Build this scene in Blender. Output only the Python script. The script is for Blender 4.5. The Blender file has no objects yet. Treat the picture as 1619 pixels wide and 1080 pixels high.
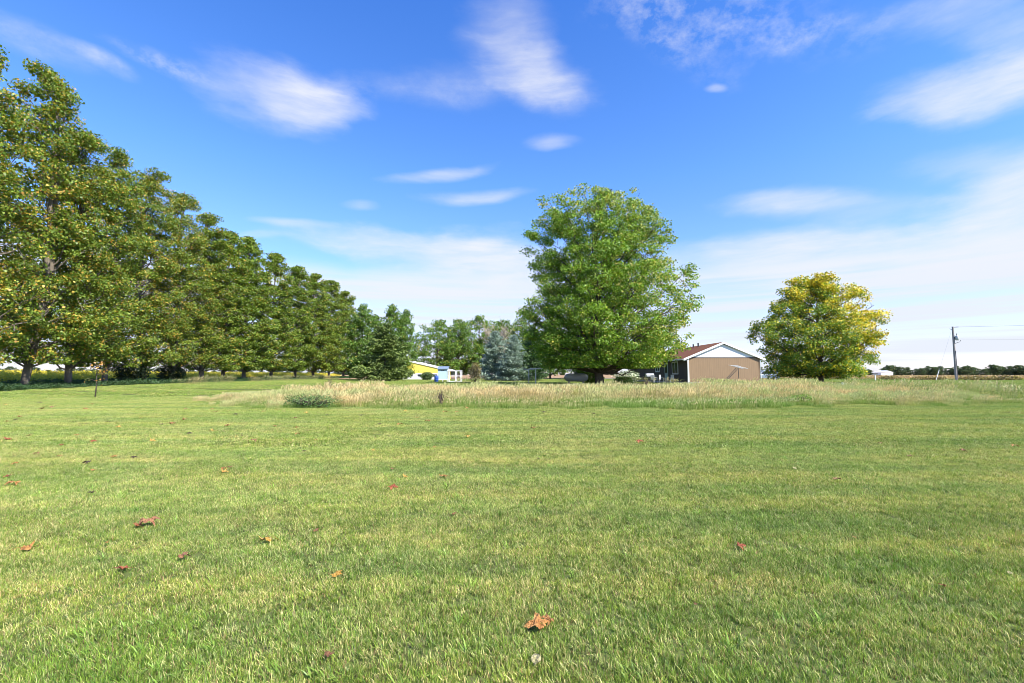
import bpy, math
import numpy as np
from mathutils import Vector, Matrix

SC = bpy.context.scene
COL = SC.collection
R = math.radians
PI = math.pi

# ------------------------------------------------------------------ camera, world, sun, exposure
CAMH = 1.35
F = 720.0
PITCH = math.atan(52.0 / F)
cam_d = bpy.data.cameras.new('camera')
cam_d.sensor_width = 36.0
cam_d.lens = 16.0
cam_d.clip_start = 0.05
cam_d.clip_end = 9000.0
cam = bpy.data.objects.new('camera', cam_d)
cam.location = (0, 0, CAMH)
cam.rotation_euler = (PI / 2 + PITCH, 0, 0)
COL.objects.link(cam)
SC.camera = cam

SUN_AZ = R(128)      # clockwise from +Y (north): behind the camera, to the right
SUN_EL = R(45)
SC.view_settings.view_transform = 'Standard'
SC.view_settings.look = 'None'
SC.view_settings.exposure = 1.2
SC.view_settings.gamma = 1.0
SC.cycles.filter_width = 0.85
SC.cycles.max_bounces = 6
SC.cycles.transparent_max_bounces = 4
SC.cycles.diffuse_bounces = 3


def ray(px, py):
    u = px - 809.5
    v = 540.0 - py
    c, s = math.cos(PITCH), math.sin(PITCH)
    return np.array([u, F * c - v * s, F * s + v * c])


def at(px, py, Y):
    d = ray(px, py)
    t = Y / d[1]
    return (d[0] * t, Y, CAMH + d[2] * t)


def gz(x, y):
    t = np.clip((np.asarray(y, float) - 22.0) / 26.0, 0, 1)
    return 0.3 * t * t * (3 - 2 * t)


def on_ground(px, py):
    d = ray(px, py)
    Y = 10.0
    for _ in range(30):
        Y = (float(gz(0, Y)) - CAMH) / d[2] * d[1]
    return (d[0] * Y / d[1], Y, float(gz(0, Y)))


def xat(px, Y, z=1.35):
    return (px - 809.5) / F * (Y * math.cos(PITCH) + (z - CAMH) * math.sin(PITCH))


# ------------------------------------------------------------------ world
def nn(nt, t, **kw):
    n = nt.nodes.new(t)
    for k, v in kw.items():
        setattr(n, k, v)
    return n


def build_world():
    w = bpy.data.worlds.new("World")
    SC.world = w
    w.use_nodes = True
    nt = w.node_tree
    nt.nodes.clear()
    L = nt.links.new
    out = nn(nt, 'ShaderNodeOutputWorld')
    bg = nn(nt, 'ShaderNodeBackground')
    bg.inputs['Strength'].default_value = 0.10
    L(bg.outputs[0], out.inputs[0])
    sky = nn(nt, 'ShaderNodeTexSky', sky_type='NISHITA')
    sky.sun_disc = False
    sky.sun_elevation = SUN_EL
    sky.sun_rotation = SUN_AZ
    sky.altitude = 200
    sky.air_density = 1.0
    sky.dust_density = 0.4
    sky.ozone_density = 2.5
    tc = nn(nt, 'ShaderNodeTexCoord')
    sep = nn(nt, 'ShaderNodeSeparateXYZ')
    L(tc.outputs['Generated'], sep.inputs[0])

    def mth(op, a, b=None, c=None, clamp=False):
        n = nn(nt, 'ShaderNodeMath', operation=op)
        n.use_clamp = clamp
        for i, q in enumerate((a, b, c)):
            if q is None:
                continue
            if isinstance(q, (int, float)):
                n.inputs[i].default_value = q
            else:
                L(q, n.inputs[i])
        return n.outputs[0]
    az = mth('ARCTAN2', sep.outputs[0], sep.outputs[1])
    el = mth('ARCSINE', sep.outputs[2])
    # tint of the clear sky with elevation (polarised deep blue overhead)
    ramp = nn(nt, 'ShaderNodeValToRGB')
    cr = ramp.color_ramp
    cr.elements[0].position = 0.0
    cr.elements[0].color = TINT[0]
    cr.elements[1].position = 1.0
    cr.elements[1].color = TINT[-1]
    for i, p in enumerate((0.25, 0.55)):
        e = cr.elements.new(p)
        e.color = TINT[i + 1]
    L(mth('MULTIPLY', el, 1.0 / R(42)), ramp.inputs[0])
    mul = nn(nt, 'ShaderNodeMix', data_type='RGBA', blend_type='MULTIPLY')
    mul.inputs[0].default_value = 1
    L(sky.outputs[0], mul.inputs[6])
    L(ramp.outputs[0], mul.inputs[7])
    # warped cloud coordinates (azimuth, elevation)
    comb = nn(nt, 'ShaderNodeCombineXYZ')
    L(az, comb.inputs[0])
    L(el, comb.inputs[1])

    def noise(vec, scale, sx, sy, detail, rough, rot=0.0, off=0.0):
        mp = nn(nt, 'ShaderNodeMapping')
        mp.inputs['Scale'].default_value = (sx, sy, 1)
        mp.inputs['Rotation'].default_value = (0, 0, rot)
        mp.inputs['Location'].default_value = (off, off * .7, off)
        L(vec, mp.inputs[0])
        n = nn(nt, 'ShaderNodeTexNoise')
        n.inputs['Scale'].default_value = scale
        n.inputs['Detail'].default_value = detail
        n.inputs['Roughness'].default_value = rough
        L(mp.outputs[0], n.inputs['Vector'])
        return n
    wn = noise(comb.outputs[0], 5.0, 1.0, 1.8, 2.5, 0.5, 0, 3.3)
    sub = nn(nt, 'ShaderNodeVectorMath', operation='SUBTRACT')
    L(wn.outputs['Color'], sub.inputs[0])
    sub.inputs[1].default_value = (0.5, 0.5, 0.5)
    sc = nn(nt, 'ShaderNodeVectorMath', operation='MULTIPLY')
    L(sub.outputs[0], sc.inputs[0])
    sc.inputs[1].default_value = (0.07, 0.035, 0)
    wv = nn(nt, 'ShaderNodeVectorMath', operation='ADD')
    L(comb.outputs[0], wv.inputs[0])
    L(sc.outputs[0], wv.inputs[1])
    soft = noise(comb.outputs[0], 3.0, 1.0, 4.5, 5, 0.5, R(-8), 1.0).outputs['Fac']
    fine = noise(comb.outputs[0], 16.0, 1.0, 1.6, 6, 0.65, R(35), 7.0).outputs['Fac']

    edge = mth('MULTIPLY', mth('SUBTRACT', noise(wv.outputs[0], 7.0, 1.0, 2.6, 5, 0.55, R(-12), 2.0).outputs['Fac'], 0.5), -1.15)

    def ae(px, py):
        d = ray(px, py)
        d = d / np.linalg.norm(d)
        return math.atan2(d[0], d[1]), math.asin(d[2])
    # cx, cy, half w, half h (photo pixels), tilt, opacity, softness, fine wisps
    clouds = [
        (455, 152, 135, 60, 8, .85, 0, 0), (500, 170, 105, 34, 0, .7, 0, 0),
        (845, 118, 92, 62, 20, .72, 0, 0), (800, 55, 75, 90, 0, .3, 0, 0), (715, 138, 130, 36, 0, .38, 0, .4),
        (880, 165, 50, 22, 0, .5, 0, .6),
        (1560, 135, 215, 58, -17, 1, 0, 0), (1490, 165, 120, 36, -12, .6, 0, 0), (1615, 50, 150, 45, -12, .3, 0, .2),
        (1530, 20, 160, 55, -8, .45, 0, .2), (1110, 25, 260, 75, 8, .52, 0, 1), (1060, 75, 130, 40, 20, .3, 0, 1),
        (50, 60, 140, 34, 28, .32, 0, .6), (165, 100, 60, 16, 35, .5, 0, .6), (255, 100, 90, 18, 22, .55, 0, .9),
        (320, 118, 60, 14, 20, .3, 0, .9),
        (695, 276, 88, 13, -7, .62, 0, 0), (750, 312, 85, 13, -3, .62, 0, 0), (571, 329, 36, 9, 3, .5, 0, 0),
        (455, 352, 70, 8, 4, .62, 0, 0), (868, 225, 46, 14, 0, .42, 0, 0), (1135, 137, 20, 8, 0, .5, 0, 0),
        (400, 372, 50, 7, 0, .25, 0, 0),
        (1235, 322, 120, 24, -5, .6, 0, 0), (1340, 330, 170, 30, 0, .3, 0, 0),
        (700, 398, 230, 30, 4, .95, 0, 0), (640, 450, 210, 45, 2, .6, 0, 0), (800, 430, 250, 60, 4, .85, 0, 0),
        (760, 383, 60, 10, 2, .5, 0, 0),
        (1590, 345, 190, 90, -14, 1, 0, 0), (1600, 300, 120, 50, -14, .7, 0, 0), (1560, 262, 150, 36, -6, .4, 0, 0),
        (1290, 384, 250, 30, -4, .95, 0, 0), (1180, 408, 190, 30, 2, .8, 0, 0), (1480, 408, 330, 22, -1, .9, 0, 0), (1220, 425, 260, 24, 2, .5, 0, 0),
        (1640, 400, 220, 60, -5, .85, 0, 0),
    ]
    acc = None
    for (cx, cy, hw, hh, rot, op, _s, fw) in clouds:
        a0, e0 = ae(cx, cy)
        a1, e1h = ae(cx + 10, cy)
        tang = math.atan2(e1h - e0, a1 - a0)
        _, e1 = ae(cx, cy - 10)
        ka = (a1 - a0) / 10
        ke = (e1 - e0) / 10
        mp = nn(nt, 'ShaderNodeMapping', vector_type='TEXTURE')
        mp.inputs['Location'].default_value = (a0, e0, 0)
        mp.inputs['Rotation'].default_value = (0, 0, tang - R(rot))
        mp.inputs['Scale'].default_value = (hw * ka, hh * ke, 1)
        L(wv.outputs[0], mp.inputs[0])
        ln = nn(nt, 'ShaderNodeVectorMath', operation='LENGTH')
        L(mp.outputs[0], ln.inputs[0])
        mr = nn(nt, 'ShaderNodeMapRange', interpolation_type='SMOOTHSTEP')
        mr.inputs['From Min'].default_value = 1.2
        mr.inputs['From Max'].default_value = 0.15
        mr.inputs['To Min'].default_value = 0
        mr.inputs['To Max'].default_value = op
        L(mth('ADD', ln.outputs['Value'], edge), mr.inputs['Value'])
        v = mr.outputs[0]
        if fw > 0:
            fr = nn(nt, 'ShaderNodeMapRange')
            fr.inputs['From Min'].default_value = 0.42
            fr.inputs['From Max'].default_value = 0.68
            fr.inputs['To Min'].default_value = 1 - fw
            fr.inputs['To Max'].default_value = 1
            L(fine, fr.inputs['Value'])
            v = mth('MULTIPLY', v, fr.outputs[0])
        if acc is None:
            acc = v
        else:   # screen: 1-(1-a)(1-b)
            acc = mth('SUBTRACT', 1.0, mth('MULTIPLY', mth('SUBTRACT', 1.0, acc), mth('SUBTRACT', 1.0, v)))
    # broad veil near the horizon
    band = nn(nt, 'ShaderNodeMapRange', interpolation_type='SMOOTHSTEP')
    e440 = ae(810, 440)[1]
    band.inputs['From Min'].default_value = e440 + R(1.4)
    band.inputs['From Max'].default_value = e440 - R(1.6)
    band.inputs['To Max'].default_value = 0.93
    elw = nn(nt, 'ShaderNodeSeparateXYZ')
    L(wv.outputs[0], elw.inputs[0])
    L(elw.outputs[1], band.inputs['Value'])
    streak = noise(comb.outputs[0], 2.2, 0.8, 22, 4, 0.55, R(0.5), 5).outputs['Fac']
    sr = nn(nt, 'ShaderNodeMapRange', interpolation_type='SMOOTHSTEP')
    sr.inputs['From Min'].default_value = 0.36
    sr.inputs['From Max'].default_value = 0.60
    sr.inputs['To Min'].default_value = 0.5
    sr.inputs['To Max'].default_value = 1.0
    L(streak, sr.inputs['Value'])
    bandv = mth('MULTIPLY', band.outputs[0], sr.outputs[0])
    # mild texture inside the drawn clouds
    tr = nn(nt, 'ShaderNodeMapRange')
    tr.inputs['From Min'].default_value = 0.3
    tr.inputs['From Max'].default_value = 0.62
    tr.inputs['To Min'].default_value = 0.5
    tr.inputs['To Max'].default_value = 1.0
    L(soft, tr.inputs['Value'])
    fib = noise(wv.outputs[0], 26.0, .35, 2.2, 5, 0.6, R(-14), 9).outputs['Fac']
    fr2 = nn(nt, 'ShaderNodeMapRange')
    fr2.inputs['From Min'].default_value = 0.35
    fr2.inputs['From Max'].default_value = 0.65
    fr2.inputs['To Min'].default_value = 0.74
    fr2.inputs['To Max'].default_value = 1.0
    L(fib, fr2.inputs['Value'])
    acc = mth('MULTIPLY', mth('MULTIPLY', acc, tr.outputs[0]), fr2.outputs[0])
    tot = mth('SUBTRACT', 1.0, mth('MULTIPLY', mth('SUBTRACT', 1.0, acc), mth('SUBTRACT', 1.0, bandv)))
    ccol = nn(nt, 'ShaderNodeMix', data_type='RGBA')
    L(mth('MULTIPLY', el, 1.0 / R(20), clamp=True), ccol.inputs[0])
    ccol.inputs[6].default_value = CLOUD_LOW
    ccol.inputs[7].default_value = CLOUD_HIGH
    fin = nn(nt, 'ShaderNodeMix', data_type='RGBA')
    L(tot, fin.inputs[0])
    L(mul.outputs[2], fin.inputs[6])
    L(ccol.outputs[2], fin.inputs[7])
    L(fin.outputs[2], bg.inputs[0])


TINT = [(1.0, 0.92, 1.12, 1), (0.84, 0.95, 1.28, 1), (0.62, 0.95, 1.4, 1), (0.40, 0.80, 1.45, 1)]
CLOUD_LOW = (3.5, 3.72, 4.2, 1)
CLOUD_HIGH = (4.15, 4.2, 4.4, 1)
build_world()

sun_d = bpy.data.lights.new('sun', 'SUN')
sun_d.energy = 4.6
sun_d.angle = R(0.5)
sun_d.color = (1.0, 0.945, 0.86)
sun = bpy.data.objects.new('sun', sun_d)
sv = Vector((math.sin(SUN_AZ) * math.cos(SUN_EL), math.cos(SUN_AZ) * math.cos(SUN_EL), math.sin(SUN_EL)))
sun.rotation_euler = sv.to_track_quat('Z', 'Y').to_euler()
sun.location = sv * 60
COL.objects.link(sun)


# ------------------------------------------------------------------ materials
def mat_base(name):
    m = bpy.data.materials.new(name)
    m.use_nodes = True
    nt = m.node_tree
    b = nt.nodes['Principled BSDF']
    return m, nt, b


def simple(name, col, rough=0.6, metal=0.0, var=0.12, scale=3.0, bump=0.0, spec=0.4):
    m, nt, b = mat_base(name)
    b.inputs['Roughness'].default_value = rough
    b.inputs['Metallic'].default_value = metal
    b.inputs['Specular IOR Level'].default_value = spec
    tc = nn(nt, 'ShaderNodeTexCoord')
    n = nn(nt, 'ShaderNodeTexNoise')
    n.inputs['Scale'].default_value = scale
    n.inputs['Detail'].default_value = 5
    nt.links.new(tc.outputs['Object'], n.inputs['Vector'])
    mx = nn(nt, 'ShaderNodeMix', data_type='RGBA')
    mx.inputs[6].default_value = tuple(c * (1 - var) for c in col) + (1,)
    mx.inputs[7].default_value = tuple(min(1, c * (1 + var)) for c in col) + (1,)
    nt.links.new(n.outputs['Fac'], mx.inputs[0])
    nt.links.new(mx.outputs[2], b.inputs['Base Color'])
    if bump:
        bp = nn(nt, 'ShaderNodeBump')
        bp.inputs['Strength'].default_value = bump
        bp.inputs['Distance'].default_value = 0.02
        nt.links.new(n.outputs['Fac'], bp.inputs['Height'])
        nt.links.new(bp.outputs[0], b.inputs['Normal'])
    return m


def leafmat(name, transl=0.35, rough=0.5, world_var=None, gain=1.0):
    """vertex colour 'Col' times world noise; part of the light passes through"""
    m, nt, b = mat_base(name)
    L = nt.links.new
    at_ = nn(nt, 'ShaderNodeAttribute', attribute_name='Col')
    col = at_.outputs['Color']
    geo = nn(nt, 'ShaderNodeNewGeometry')
    if world_var:
        # world_var: list of (scale vector, noise scale, from min, from max, multiply colour A, B)
        for (sv_, ns, f0, f1, ca, cb) in world_var:
            mp = nn(nt, 'ShaderNodeMapping')
            mp.inputs['Scale'].default_value = sv_
            L(geo.outputs['Position'], mp.inputs[0])
            n = nn(nt, 'ShaderNodeTexNoise')
            n.inputs['Scale'].default_value = ns
            n.inputs['Detail'].default_value = 3
            L(mp.outputs[0], n.inputs['Vector'])
            mr = nn(nt, 'ShaderNodeMapRange', interpolation_type='SMOOTHSTEP')
            mr.inputs['From Min'].default_value = f0
            mr.inputs['From Max'].default_value = f1
            L(n.outputs['Fac'], mr.inputs['Value'])
            mx = nn(nt, 'ShaderNodeMix', data_type='RGBA')
            mx.inputs[6].default_value = tuple(ca) + (1,)
            mx.inputs[7].default_value = tuple(cb) + (1,)
            L(mr.outputs[0], mx.inputs[0])
            ml = nn(nt, 'ShaderNodeMix', data_type='RGBA', blend_type='MULTIPLY')
            ml.inputs[0].default_value = 1
            L(col, ml.inputs[6])
            L(mx.outputs[2], ml.inputs[7])
            col = ml.outputs[2]
    if gain != 1.0:
        vm = nn(nt, 'ShaderNodeVectorMath', operation='SCALE')
        vm.inputs['Scale'].default_value = gain
        L(col, vm.inputs[0])
        col = vm.outputs[0]
    L(col, b.inputs['Base Color'])
    b.inputs['Roughness'].default_value = rough
    b.inputs['Specular IOR Level'].default_value = 0.35
    tr = nn(nt, 'ShaderNodeBsdfTranslucent')
    hs = nn(nt, 'ShaderNodeMix', data_type='RGBA', blend_type='MULTIPLY')
    hs.inputs[0].default_value = 1
    hs.inputs[7].default_value = (1.15, 1.25, 0.6, 1)
    L(col, hs.inputs[6])
    L(hs.outputs[2], tr.inputs[0])
    ms = nn(nt, 'ShaderNodeMixShader')
    ms.inputs[0].default_value = transl
    L(b.outputs[0], ms.inputs[1])
    L(tr.outputs[0], ms.inputs[2])
    out = [n for n in nt.nodes if n.type == 'OUTPUT_MATERIAL'][0]
    L(ms.outputs[0], out.inputs[0])
    return m


def groundmat(name, cols, big=(0.12, 0.5), fine=18.0, bump=0.5, rough=0.95):
    """cols: three colours mixed by large and fine noise of world position"""
    m, nt, b = mat_base(name)
    L = nt.links.new
    b.inputs['Roughness'].default_value = rough
    b.inputs['Specular IOR Level'].default_value = 0.1
    geo = nn(nt, 'ShaderNodeNewGeometry')

    def noi(sx, sy, sc, det=4):
        mp = nn(nt, 'ShaderNodeMapping')
        mp.inputs['Scale'].default_value = (sx, sy, 1)
        L(geo.outputs['Position'], mp.inputs[0])
        n = nn(nt, 'ShaderNodeTexNoise')
        n.inputs['Scale'].default_value = sc
        n.inputs['Detail'].default_value = det
        L(mp.outputs[0], n.inputs['Vector'])
        mr = nn(nt, 'ShaderNodeMapRange')
        mr.inputs['From Min'].default_value = 0.35
        mr.inputs['From Max'].default_value = 0.65
        L(n.outputs['Fac'], mr.inputs['Value'])
        return mr.outputs[0]
    a = nn(nt, 'ShaderNodeMix', data_type='RGBA')
    a.inputs[6].default_value = tuple(cols[0]) + (1,)
    a.inputs[7].default_value = tuple(cols[1]) + (1,)
    L(noi(big[0], big[1], 1.0), a.inputs[0])
    c = nn(nt, 'ShaderNodeMix', data_type='RGBA')
    L(noi(1, 1, fine, 8), c.inputs[0])
    L(a.outputs[2], c.inputs[6])
    c.inputs[7].default_value = tuple(cols[2]) + (1,)
    L(c.outputs[2], b.inputs['Base Color'])
    if bump:
        bp = nn(nt, 'ShaderNodeBump')
        bp.inputs['Strength'].default_value = bump
        bp.inputs['Distance'].default_value = 0.03
        n2 = nn(nt, 'ShaderNodeTexNoise')
        n2.inputs['Scale'].default_value = 30
        n2.inputs['Detail'].default_value = 6
        L(geo.outputs['Position'], n2.inputs['Vector'])
        L(n2.outputs['Fac'], bp.inputs['Height'])
        L(bp.outputs[0], b.inputs['Normal'])
    return m


# ------------------------------------------------------------------ mesh helpers
def raw_mesh(name, V, Fc, k, cols=None, smooth=False, face_mat=None):
    V = np.ascontiguousarray(V, dtype=np.float32)
    Fc = np.ascontiguousarray(Fc, dtype=np.int32)
    me = bpy.data.meshes.new(name)
    n = len(Fc)
    me.vertices.add(len(V))
    me.vertices.foreach_set('co', V.ravel())
    me.loops.add(n * k)
    me.loops.foreach_set('vertex_index', Fc.ravel())
    me.polygons.add(n)
    me.polygons.foreach_set('loop_start', np.arange(0, n * k, k, dtype=np.int32))
    if smooth:
        me.polygons.foreach_set('use_smooth', np.ones(n, dtype=bool))
    if cols is not None:
        ca = me.color_attributes.new('Col', 'FLOAT_COLOR', 'POINT')
        c4 = np.ones((len(V), 4), np.float32)
        c4[:, :3] = cols
        ca.data.foreach_set('color', c4.ravel())
    me.update(calc_edges=True)
    me.validate()
    return me


class MB:
    """collects boxes, bars, tubes and polygons into one mesh"""

    def __init__(s):
        s.v = []
        s.f = []
        s.n = 0

    def add(s, V, Fs):
        V = [tuple(map(float, p)) for p in V]
        s.f += [tuple(i + s.n for i in q) for q in Fs]
        s.v += V
        s.n += len(V)
        return s

    def box(s, x0, y0, z0, x1, y1, z1):
        V = [(x0, y0, z0), (x1, y0, z0), (x1, y1, z0), (x0, y1, z0), (x0, y0, z1), (x1, y0, z1), (x1, y1, z1), (x0, y1, z1)]
        return s.add(V, [(0, 3, 2, 1), (4, 5, 6, 7), (0, 1, 5, 4), (1, 2, 6, 5), (2, 3, 7, 6), (3, 0, 4, 7)])

    def prism(s, prof, axis, a, b):
        """prof: list of 2D points; extruded along axis from a to b"""
        n = len(prof)

        def p3(p, t):
            if axis == 'y':
                return (p[0], t, p[1])
            if axis == 'x':
                return (t, p[0], p[1])
            return (p[0], p[1], t)
        V = [p3(p, a) for p in prof] + [p3(p, b) for p in prof]
        Fs = [tuple(range(n)), tuple(range(2 * n - 1, n - 1, -1))]
        Fs += [(i, i + n, (i + 1) % n + n, (i + 1) % n) for i in range(n)]
        return s.add(V, Fs)

    def tube(s, pts, rad, sides=8, cap=True):
        pts = [Vector(p) for p in pts]
        n = len(pts)
        if not hasattr(rad, '__len__'):
            rad = [rad] * n
        V = []
        Fs = []
        ref = Vector((0.123, 0.35, 0.93))
        for i, p in enumerate(pts):
            d = (pts[min(i + 1, n - 1)] - pts[max(i - 1, 0)]).normalized()
            if i == 0 and abs(d.dot(ref)) > .9:
                ref = Vector((1, 0.1, 0))
            u = d.cross(ref).normalized()
            w = d.cross(u)
            for k in range(sides):
                a = 2 * PI * k / sides
                V.append(p + (u * math.cos(a) + w * math.sin(a)) * rad[i])
        for i in range(n - 1):
            for k in range(sides):
                k2 = (k + 1) % sides
                Fs.append((i * sides + k, i * sides + k2, (i + 1) * sides + k2, (i + 1) * sides + k))
        if cap:
            Fs.append(tuple(range(sides - 1, -1, -1)))
            Fs.append(tuple((n - 1) * sides + k for k in range(sides)))
        return s.add(V, Fs)

    def mesh(s, name, smooth=False):
        me = bpy.data.meshes.new(name)
        me.from_pydata(s.v, [], s.f)
        me.update()
        import bmesh
        bm = bmesh.new()
        bm.from_mesh(me)
        bmesh.ops.recalc_face_normals(bm, faces=bm.faces)
        bm.to_mesh(me)
        bm.free()
        if smooth:
            for p in me.polygons:
                p.use_smooth = True
        return me


def link(name, me, mat=None, parent=None, loc=None, rotz=None):
    o = bpy.data.objects.new(name, me)
    COL.objects.link(o)
    if mat is not None and me is not None and not me.materials:
        me.materials.append(mat)
    if parent is not None:
        o.parent = parent
    if loc is not None:
        o.location = loc
    if rotz is not None:
        o.rotation_euler = (0, 0, rotz)
    return o


def part(name, mb, mat, parent, smooth=False, bevel=0.0, label=None):
    o = link(name, mb.mesh(name, smooth), mat, parent)
    if bevel:
        b = o.modifiers.new('bevel', 'BEVEL')
        b.width = bevel
        b.segments = 2
        b.limit_method = 'ANGLE'
    if label:
        o['label'] = label
    return o


def tag(o, label, cat, group=None, kind=None):
    o['label'] = label
    o['category'] = cat
    if group:
        o['group'] = group
    if kind:
        o['kind'] = kind
    return o


def thing(name, label, cat, loc=(0, 0, 0), rotz=0.0, group=None):
    o = bpy.data.objects.new(name, None)
    o.empty_display_size = 0.3
    COL.objects.link(o)
    o.location = loc
    o.rotation_euler = (0, 0, rotz)
    return tag(o, label, cat, group)


def struct(name, me, mat):
    o = link(name, me, mat)
    o['kind'] = 'structure'
    return o


def dup(root, loc, rotz=0.0, scale=(1, 1, 1), label=None, group=None, cat=None):
    r = root.copy()
    COL.objects.link(r)
    r.location = loc
    r.rotation_euler = (0, 0, rotz)
    r.scale = scale
    if label:
        r['label'] = label
    if group:
        r['group'] = group
    if cat:
        r['category'] = cat
    for ch in list(root.children):
        c = ch.copy()
        COL.objects.link(c)
        c.parent = r
        for g in list(ch.children):
            d = g.copy()
            COL.objects.link(d)
            d.parent = c
    return r


# ------------------------------------------------------------------ ground sheets
def grid_mesh(name, xs, ys, dz=0.0, func=None):
    X, Y = np.meshgrid(xs, ys)
    Z = gz(X, Y) + dz
    if func is not None:
        Z = Z + func(X, Y)
    V = np.stack([X.ravel(), Y.ravel(), Z.ravel()], 1)
    nx, ny = len(xs), len(ys)
    i = np.arange(nx - 1)[None, :] + nx * np.arange(ny - 1)[:, None]
    i = i.ravel()
    Fc = np.stack([i, i + 1, i + nx + 1, i + nx], 1)
    return raw_mesh(name, V, Fc, 4, smooth=True)


def sheet(name, poly, dz, mat, ysub=None):
    """flat polygon following the (nearly flat) ground"""
    V = [(x, y, float(gz(x, y)) + dz) for x, y in poly]
    me = bpy.data.meshes.new(name)
    me.from_pydata(V, [], [tuple(range(len(V)))])
    me.update()
    return struct(name, me, mat)


def undul(X, Y):
    a = 0.018 * np.sin(X * 0.9 + 1.3) * np.sin(Y * 0.7 + .4) + 0.012 * np.sin(X * 2.1 + Y * 1.3) + 0.03 * np.sin(X * .23 + Y * .31)
    return .3 * a * np.clip((60 - np.hypot(X, Y)) / 40, 0, 1)


def GZ(x, y):
    return float(gz(x, y) + undul(np.asarray(float(x)), np.asarray(float(y))))


m_lawn = groundmat('lawn soil and thatch', [(0.085, 0.13, 0.025), (0.12, 0.16, 0.035), (0.10, 0.10, 0.04)], big=(0.1, 0.35), fine=60.0)
xs = np.concatenate([[-5000, -2500, -1200, -600, -300, -150, -90], np.arange(-60, 61, 1.0), [90, 150, 300, 600, 1200, 2500, 5000]])
ys = np.concatenate([[-400, -120, -40, -15], np.arange(-4, 62, 1.0), [66, 75, 90, 120, 200, 400, 800, 1600, 3000, 6000]])
lawn = struct('ground', grid_mesh('ground', xs, ys, func=undul), m_lawn)

m_field = groundmat('harvested field', [(0.30, 0.19, 0.10), (0.36, 0.25, 0.13), (0.24, 0.15, 0.085)], big=(0.01, 0.08), fine=1.2, bump=0.3)
m_gold = groundmat('weedy yellow field', [(0.42, 0.36, 0.05), (0.30, 0.30, 0.06), (0.36, 0.30, 0.08)], big=(0.05, 0.1), fine=1.5, bump=0.3)
m_road = groundmat('pale gravel', [(0.46, 0.43, 0.38), (0.52, 0.49, 0.44), (0.40, 0.37, 0.33)], big=(0.05, 0.05), fine=6.0, bump=0.3)
m_soil = groundmat('bare reddish soil', [(0.26, 0.15, 0.08), (0.33, 0.20, 0.10), (0.20, 0.13, 0.07)], big=(0.4, 0.5), fine=4.0, bump=0.5)

# road: passes behind the utility pole, nearer on the right
RD = Vector((22, -16)).normalized()
RN = Vector((-RD.y, RD.x))          # away from the camera side
if RN.y < 0:
    RN = -RN
RP = Vector((82.0, 85.5))


def rpt(s, off):
    p = RP + RD * s + RN * off
    return (p.x, p.y)


road_poly = [rpt(-60, -4.0), rpt(150, -4.0), rpt(150, 3.4), rpt(-60, 3.4)]
sheet('road', road_poly, 0.03, m_road)
_r0 = rpt(-60, -4.0)
_r1 = rpt(-60, 3.4)
sheet('driveway', [(_r0[0], _r0[1]), (_r1[0], _r1[1]), (22.0, 118.0), (22.0, 113.0)], 0.035, m_road)
sheet('harvested_field', [rpt(-60, 5.5), rpt(200, 5.5), (900, 60), (4000, 400), (4000, 5500), (-4000, 5500), (-4000, 420), (-75, 150), (-70, 96), (-18, 96), (14, 124)], 0.02, m_field)
sheet('weedy_field', [(-52, -60), (-52.5, 60), (-60, 140), (-75, 150), (-4000, 420), (-4000, -60)], 0.025, m_gold)


# ------------------------------------------------------------------ blades of grass
def rng_(s):
    return np.random.default_rng(s)


def blades(rg, n, x, y, h, w, lean, az, c0, c1, seg=2, droop=0.5):
    """n blades as tapered bent strips; arrays x,y,h,w,lean(rad),az; colours root c0 -> tip c1"""
    dx, dy = np.cos(az), np.sin(az)
    px, py = -dy, dx
    tw = rg.uniform(0, PI, n)
    # width direction: mix of perpendicular and along, so some are edge on
    wx = px * np.cos(tw * .5) + dx * np.sin(tw * .5)
    wy = py * np.cos(tw * .5) + dy * np.sin(tw * .5)
    ts = np.linspace(0, 1, seg + 1)
    V = []
    C = []
    for i, t in enumerate(ts):
        ang = lean * (0.35 + droop * 1.3 * t)
        rad = h * t
        cx = x + dx * np.sin(ang) * rad
        cy = y + dy * np.sin(ang) * rad
        cz = np.cos(ang) * rad
        ww = w * (1 - t) ** 0.6 * (0.8 + .5 * min(t * 3, 1))
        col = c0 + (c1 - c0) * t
        if i < seg:
            V.append(np.stack([cx - wx * ww / 2, cy - wy * ww / 2, cz], 1))
            V.append(np.stack([cx + wx * ww / 2, cy + wy * ww / 2, cz], 1))
            C += [col, col]
        else:
            V.append(np.stack([cx, cy, cz], 1))
            C.append(col)
    k = len(V)
    VV = np.stack(V, 1).reshape(-1, 3)
    CC = np.stack(C, 1).reshape(-1, 3)
    base = np.arange(n) * k
    T = []
    for i in range(seg - 1):
        a = base + 2 * i
        T.append(np.stack([a, a + 1, a + 3], 1))
        T.append(np.stack([a, a + 3, a + 2], 1))
    a = base + 2 * (seg - 1)
    T.append(np.stack([a, a + 1, a + 2], 1))
    return VV, np.concatenate(T), CC


def merge(parts):
    Vs, Ts, Cs = [], [], []
    o = 0
    for V, T, C in parts:
        Vs.append(V)
        Ts.append(T + o)
        Cs.append(C)
        o += len(V)
    return np.concatenate(Vs), np.concatenate(Ts), np.concatenate(Cs)


G1 = np.array([0.122, 0.190, 0.024])
G2 = np.array([0.20, 0.255, 0.048])
G3 = np.array([0.09, 0.16, 0.032])
TAN = np.array([0.38, 0.35, 0.16])
BRN = np.array([0.22, 0.14, 0.075])


def pick_cols(rg, n, tan=0.18, brn=0.07, jit=0.38):
    k = rg.random(n)
    m = rg.random(n)[:, None]
    c = G1 * (1 - m) + G2 * m
    c[k < .25] = G3
    c[k > 1 - tan] = TAN
    c[k < brn] = BRN
    return c * rg.uniform(1 - jit, 1 + jit, n)[:, None]


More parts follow.
